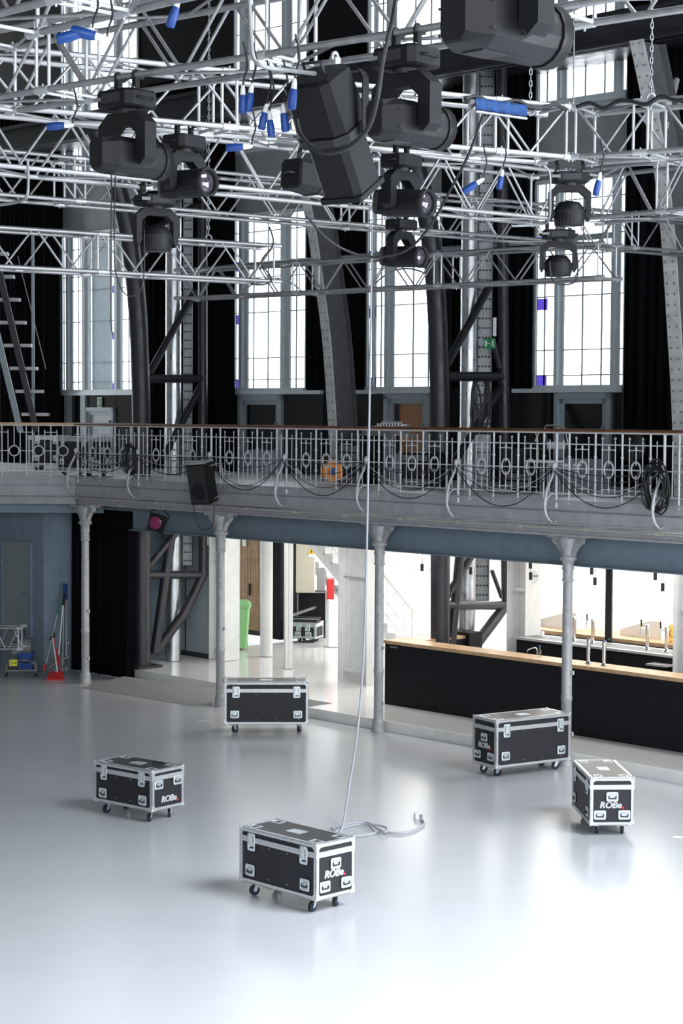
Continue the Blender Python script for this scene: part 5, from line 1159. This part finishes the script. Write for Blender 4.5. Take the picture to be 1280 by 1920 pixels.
def plug(label, px, py, Y, s=1., tilt=0., cab=.3):
    s *= .62
    p = U(px, py, Y); r = T('cable_plug', label, 'plug', p, 0, 'blue cable plugs in the trusses'); m = M4.Rotation(tilt, 4, 'Y')
    b = MB(); b.lathe([(.028*s, -.1*s), (.034*s, -.09*s), (.034*s, 0), (.028*s, .05*s)], (0, 0, 0), 12, m); b.build('shell', 'blue', r)
    b = MB(); b.lathe([(.024*s, .05*s), (.02*s, .10*s), (.012*s, .13*s)], (0, 0, 0), 10, m); b.build('gland', 'white_plastic', r)
    b = MB(); b.tube(smooth_path([m @ V((0, 0, .12*s)), m @ V((0, 0, .12*s))+V((.01, 0, .06)), m @ V((0, 0, .12*s))+V((.03, .02, cab*.5)), m @ V((0, 0, .12*s))+V((.0, .03, cab))], 4), .007, 5); b.build('lead', 'cable_black', r); return r
for (px, py, Y, s, ti, lb) in ((137, 66, 10.6, 1.5, 1.3, 'under the top left truss chord, left one'), (164, 64, 10.6, 1.5, 1.8, 'under the top left truss chord, right one'), (326, 26, 11, 1.3, .3, 'at the top edge left of centre'),
        (455, 190, 12.5, 1.3, 0, 'hanging left of the boxy tilted spotlight, furthest left'), (468, 186, 12.5, 1.3, .15, 'hanging beside the furthest left one of the centre cluster'), (494, 222, 12.5, 1.2, .2, 'low in the hanging centre cluster, left'), (507, 236, 12.5, 1.2, -.1, 'lowest in the hanging centre cluster'), (533, 224, 12.5, 1.3, -.1, 'right end of the hanging centre cluster'),
        (549, 180, 12.2, 1.4, .1, 'by the upper left corner of the boxy tilted spotlight'), (110, 236, 14, 1.4, 1.5, 'lying along the truss at the far left'), (445, 276, 14, 1.4, 1.5, 'lying along the truss left of the boxy spotlights'),
        (885, 349, 16.3, 1.5, 1.0, 'right of the upper lens head'), (938, 339, 16.2, 1.2, .2, 'in the truss web left of the upper wash light'), (1120, 348, 16, 1.4, .2, 'in the truss web right of the upper wash light')):
    plug('blue plug '+lb, px, py, Y, s, ti)
p = at(trC1, 940, -.03)+V((0, 0, .40)); q = tj(trC1, (890, 985)); b = MB(); pa, pb = trC1['p0']+trC1['d']*q[0]+V((0, -.05, .40)), trC1['p0']+trC1['d']*q[1]+V((0, -.05, .38))
b.loft([[v+V((0, y*(1+.3*sin(k*2.1)), z)) for y, z in octa(.06, .05, .02)] for k, v in enumerate([pa.lerp(pb, i/12) for i in range(13)])], False)
tag(b.build('blue_cloth_roll', 'blue_cloth'), 'blue cloth roll strapped to the truss beside the upper truss corner', 'cloth')
b = MB(); b.cyl(pa-V((0, .02, .07)), pb-V((0, .02, .07)), .014, 6); tag(b.build('aluminium_bar', 'alu'), 'pale bar under the blue cloth roll on the truss', 'bar')
# cables along trusses
def cab(label, pts, r_=.011, m='cable_black', k=6): b = MB(); b.tube(smooth_path(pts, k), r_, 6); return tag(b.build('rig_cable', m), label, 'cable')
cab('black cable drooping between the boxy spotlight and the lens heads', [U(575, 405, 15.5), U(610, 445, 15.6), U(650, 470, 15.7), U(700, 482, 15.7), U(760, 470, 15.6), U(805, 425, 15.4), U(850, 345, 15), U(880, 285, 14.6), U(905, 215, 14.4)])
cab('black cable hanging from the top beside the big centre moving head', [U(745, -20, 9.3), U(735, 40, 9.2), U(718, 110, 9.2), U(708, 180, 9.2), U(690, 240, 9.3), U(650, 278, 9.4), U(600, 285, 9.5), U(565, 255, 9.6), U(556, 225, 9.7)], .012)
cab('pale conduit loop at the upper truss corner', [U(1020, 312, 15), U(1030, 325, 15), U(1031, 360, 15), U(1030, 405, 15.2), U(1018, 420, 15.4), U(960, 424, 15.4)], .010, 'tray_grey')
cab('grey conduit bending under the topmost truss', [U(467, -10, 11.2), U(470, 60, 11.2), U(476, 110, 11.2), U(495, 125, 11.2), U(540, 132, 11.4), U(590, 138, 11.8)], .014, 'tray_grey')
cab('pale conduit loop under the truss at the far left', [U(52, 300, 14.5), U(53, 340, 14.5), U(50, 368, 14.5), U(35, 378, 14.6), U(0, 384, 14.7), U(-30, 384, 14.7)], .012, 'tray_grey')
cab('black cable hanging from the end of the lowest left truss', [U(505, 425, 18.6), U(512, 458, 18.6), U(490, 490, 18.6), U(505, 515, 18.6), U(508, 527, 18.6), U(490, 534, 18.6), U(470, 532, 18.6)], .01)
cab('thin black cable loop crossing the leftmost window', [U(216, 330, 16.5), U(214, 420, 16.5), U(215, 490, 16.5), U(222, 530, 16.5), U(240, 555, 16.5), U(262, 545, 16.5), U(270, 510, 16.5), U(270, 430, 16.5)], .006)
cab('thin black cable hanging straight down at the leftmost window', [U(209, 325, 16.4), U(208, 480, 16.4), U(208, 600, 16.4), U(212, 628, 16.4)], .006)
cab('black cable loop under the lower wash light', [U(1030, 490, 18), U(1034, 520, 18), U(1050, 533, 18), U(1075, 530, 18), U(1083, 510, 18), U(1080, 460, 18)], .009)
trc = trC1; q = tj(trC1, (870, 1060)); cab('black cable lashed along the upper truss chord by the blue roll', [trc['p0']+trc['d']*(q[0]+(q[1]-q[0])*i/8)+V((0, -.05, .44+.03*sin(i*2))) for i in range(9)], .02)
q = tj(trC1r, (1078, 1290)); trc = trC1r; cab('black cable lashed along the short upper truss at the right', [trc['p0']+trc['d']*(q[0]+(q[1]-q[0])*i/8)+V((0, -.05, .46+.035*sin(i*2.3))) for i in range(9)], .02)
for i, (px, y0, y1, Y) in enumerate(((607, 0, 0, 0),)): pass
# ------------------------------------------------------------------ enclosure
mb = MB(); mb.box((-16.2, 22, 8.4), (.4, 54, 17.2)); S('wall_side_left', mb, 'concrete')
mb = MB(); mb.box((17.2, 22, 8.4), (.4, 54, 17.2)); S('wall_side_right', mb, 'concrete')
mb = MB(); mb.box((0, -5.2, 8.4), (34, .4, 17.2)); S('wall_front', mb, 'concrete')
mb = MB(); mb.box((0, 22, 17.3), (36, 56, .4)); S('ceiling', mb, 'roof_dark')
# ------------------------------------------------------------------ light
def area(name, loc, rot, sx, sy, e, col=(1, 1, 1), spread=None):
    l = bpy.data.lights.new(name, 'AREA'); l.shape = 'RECTANGLE'; l.size = sx; l.size_y = sy; l.energy = e; l.color = col
    if spread: l.spread = spread
    o = bpy.data.objects.new(name, l); C.objects.link(o); o.location = loc; o.rotation_euler = rot; return o
def aimed(name, loc, tgt, sx, sy, e, spread):
    d = V(tgt)-V(loc); return area(name, loc, d.to_track_quat('-Z', 'Y').to_euler(), sx, sy, e, (.86, .93, 1.0), R(spread))
aimed('roof_skylight', (9, 12, 16.6), (1.5, 14.5, 0), 11, 13, 3700, 80)
area('rear_fill', (3, -4.7, 8), (pi/2, 0, 0), 24, 6, 3400, (.90, .95, 1.0))  # soft fill added behind the camera; the wall there has no window
area('side_daylight', (16.6, 9, 5), (0, pi/2, 0), 6.5, 20, 3700, (.88, .94, 1.0))
for (t, o_, e, sx, sy) in ((5.5, CO+6.5, 230, 3, 3), (2.0, CO+9.0, 300, 3, 3), (9.5, CO+5.4, 130, 3.5, 2), (14, CO+4.6, 200, 4, 1.6), (10, CO+10, 150, 4, 3)):
    p = L(t, o_, 3.68); area('foyer_ceiling_light', p, (0, 0, rz_u), sx, sy, e, (1, .98, .95))
for (t, o_, e, sx, sy) in ((6.6, CO+1.7, 70, 2.6, .5), (12.5, CO+2.1, 70, 5, .4), (2.4, CO+2.6, 35, 1.5, .5)):
    area('under_balcony_fill', L(t, o_, 3.69), (0, 0, rz_u), sx, sy, e, (1, .98, .95))  # fill lamps added under the deck to brighten white columns and panels
w = bpy.data.worlds.new('sky'); bpy.context.scene.world = w; w.use_nodes = True
bg = w.node_tree.nodes['Background']; bg.inputs[0].default_value = (.93, .97, 1.0, 1); bg.inputs[1].default_value = 6.0
# ------------------------------------------------------------------ camera
cd = bpy.data.cameras.new('camera'); co = bpy.data.objects.new('camera', cd); C.objects.link(co)
cd.sensor_fit = 'VERTICAL'; cd.sensor_height = 36; cd.lens = FPX/1920*36; cd.clip_end = 200
mt = M4((( cR.x, cU.x, -cF.x, EYE.x), (cR.y, cU.y, -cF.y, EYE.y), (cR.z, cU.z, -cF.z, EYE.z), (0, 0, 0, 1))); co.matrix_world = mt
sc = bpy.context.scene; sc.camera = co
sc.view_settings.view_transform = 'Standard'; sc.view_settings.look = 'None'; sc.view_settings.gamma = 1; sc.view_settings.use_curve_mapping = False
sc.view_settings.exposure = 0.0
sc.cycles.max_bounces = 8; sc.cycles.transparent_max_bounces = 16; sc.cycles.use_denoising = True
sc.cycles.caustics_reflective = False; sc.cycles.caustics_refractive = False
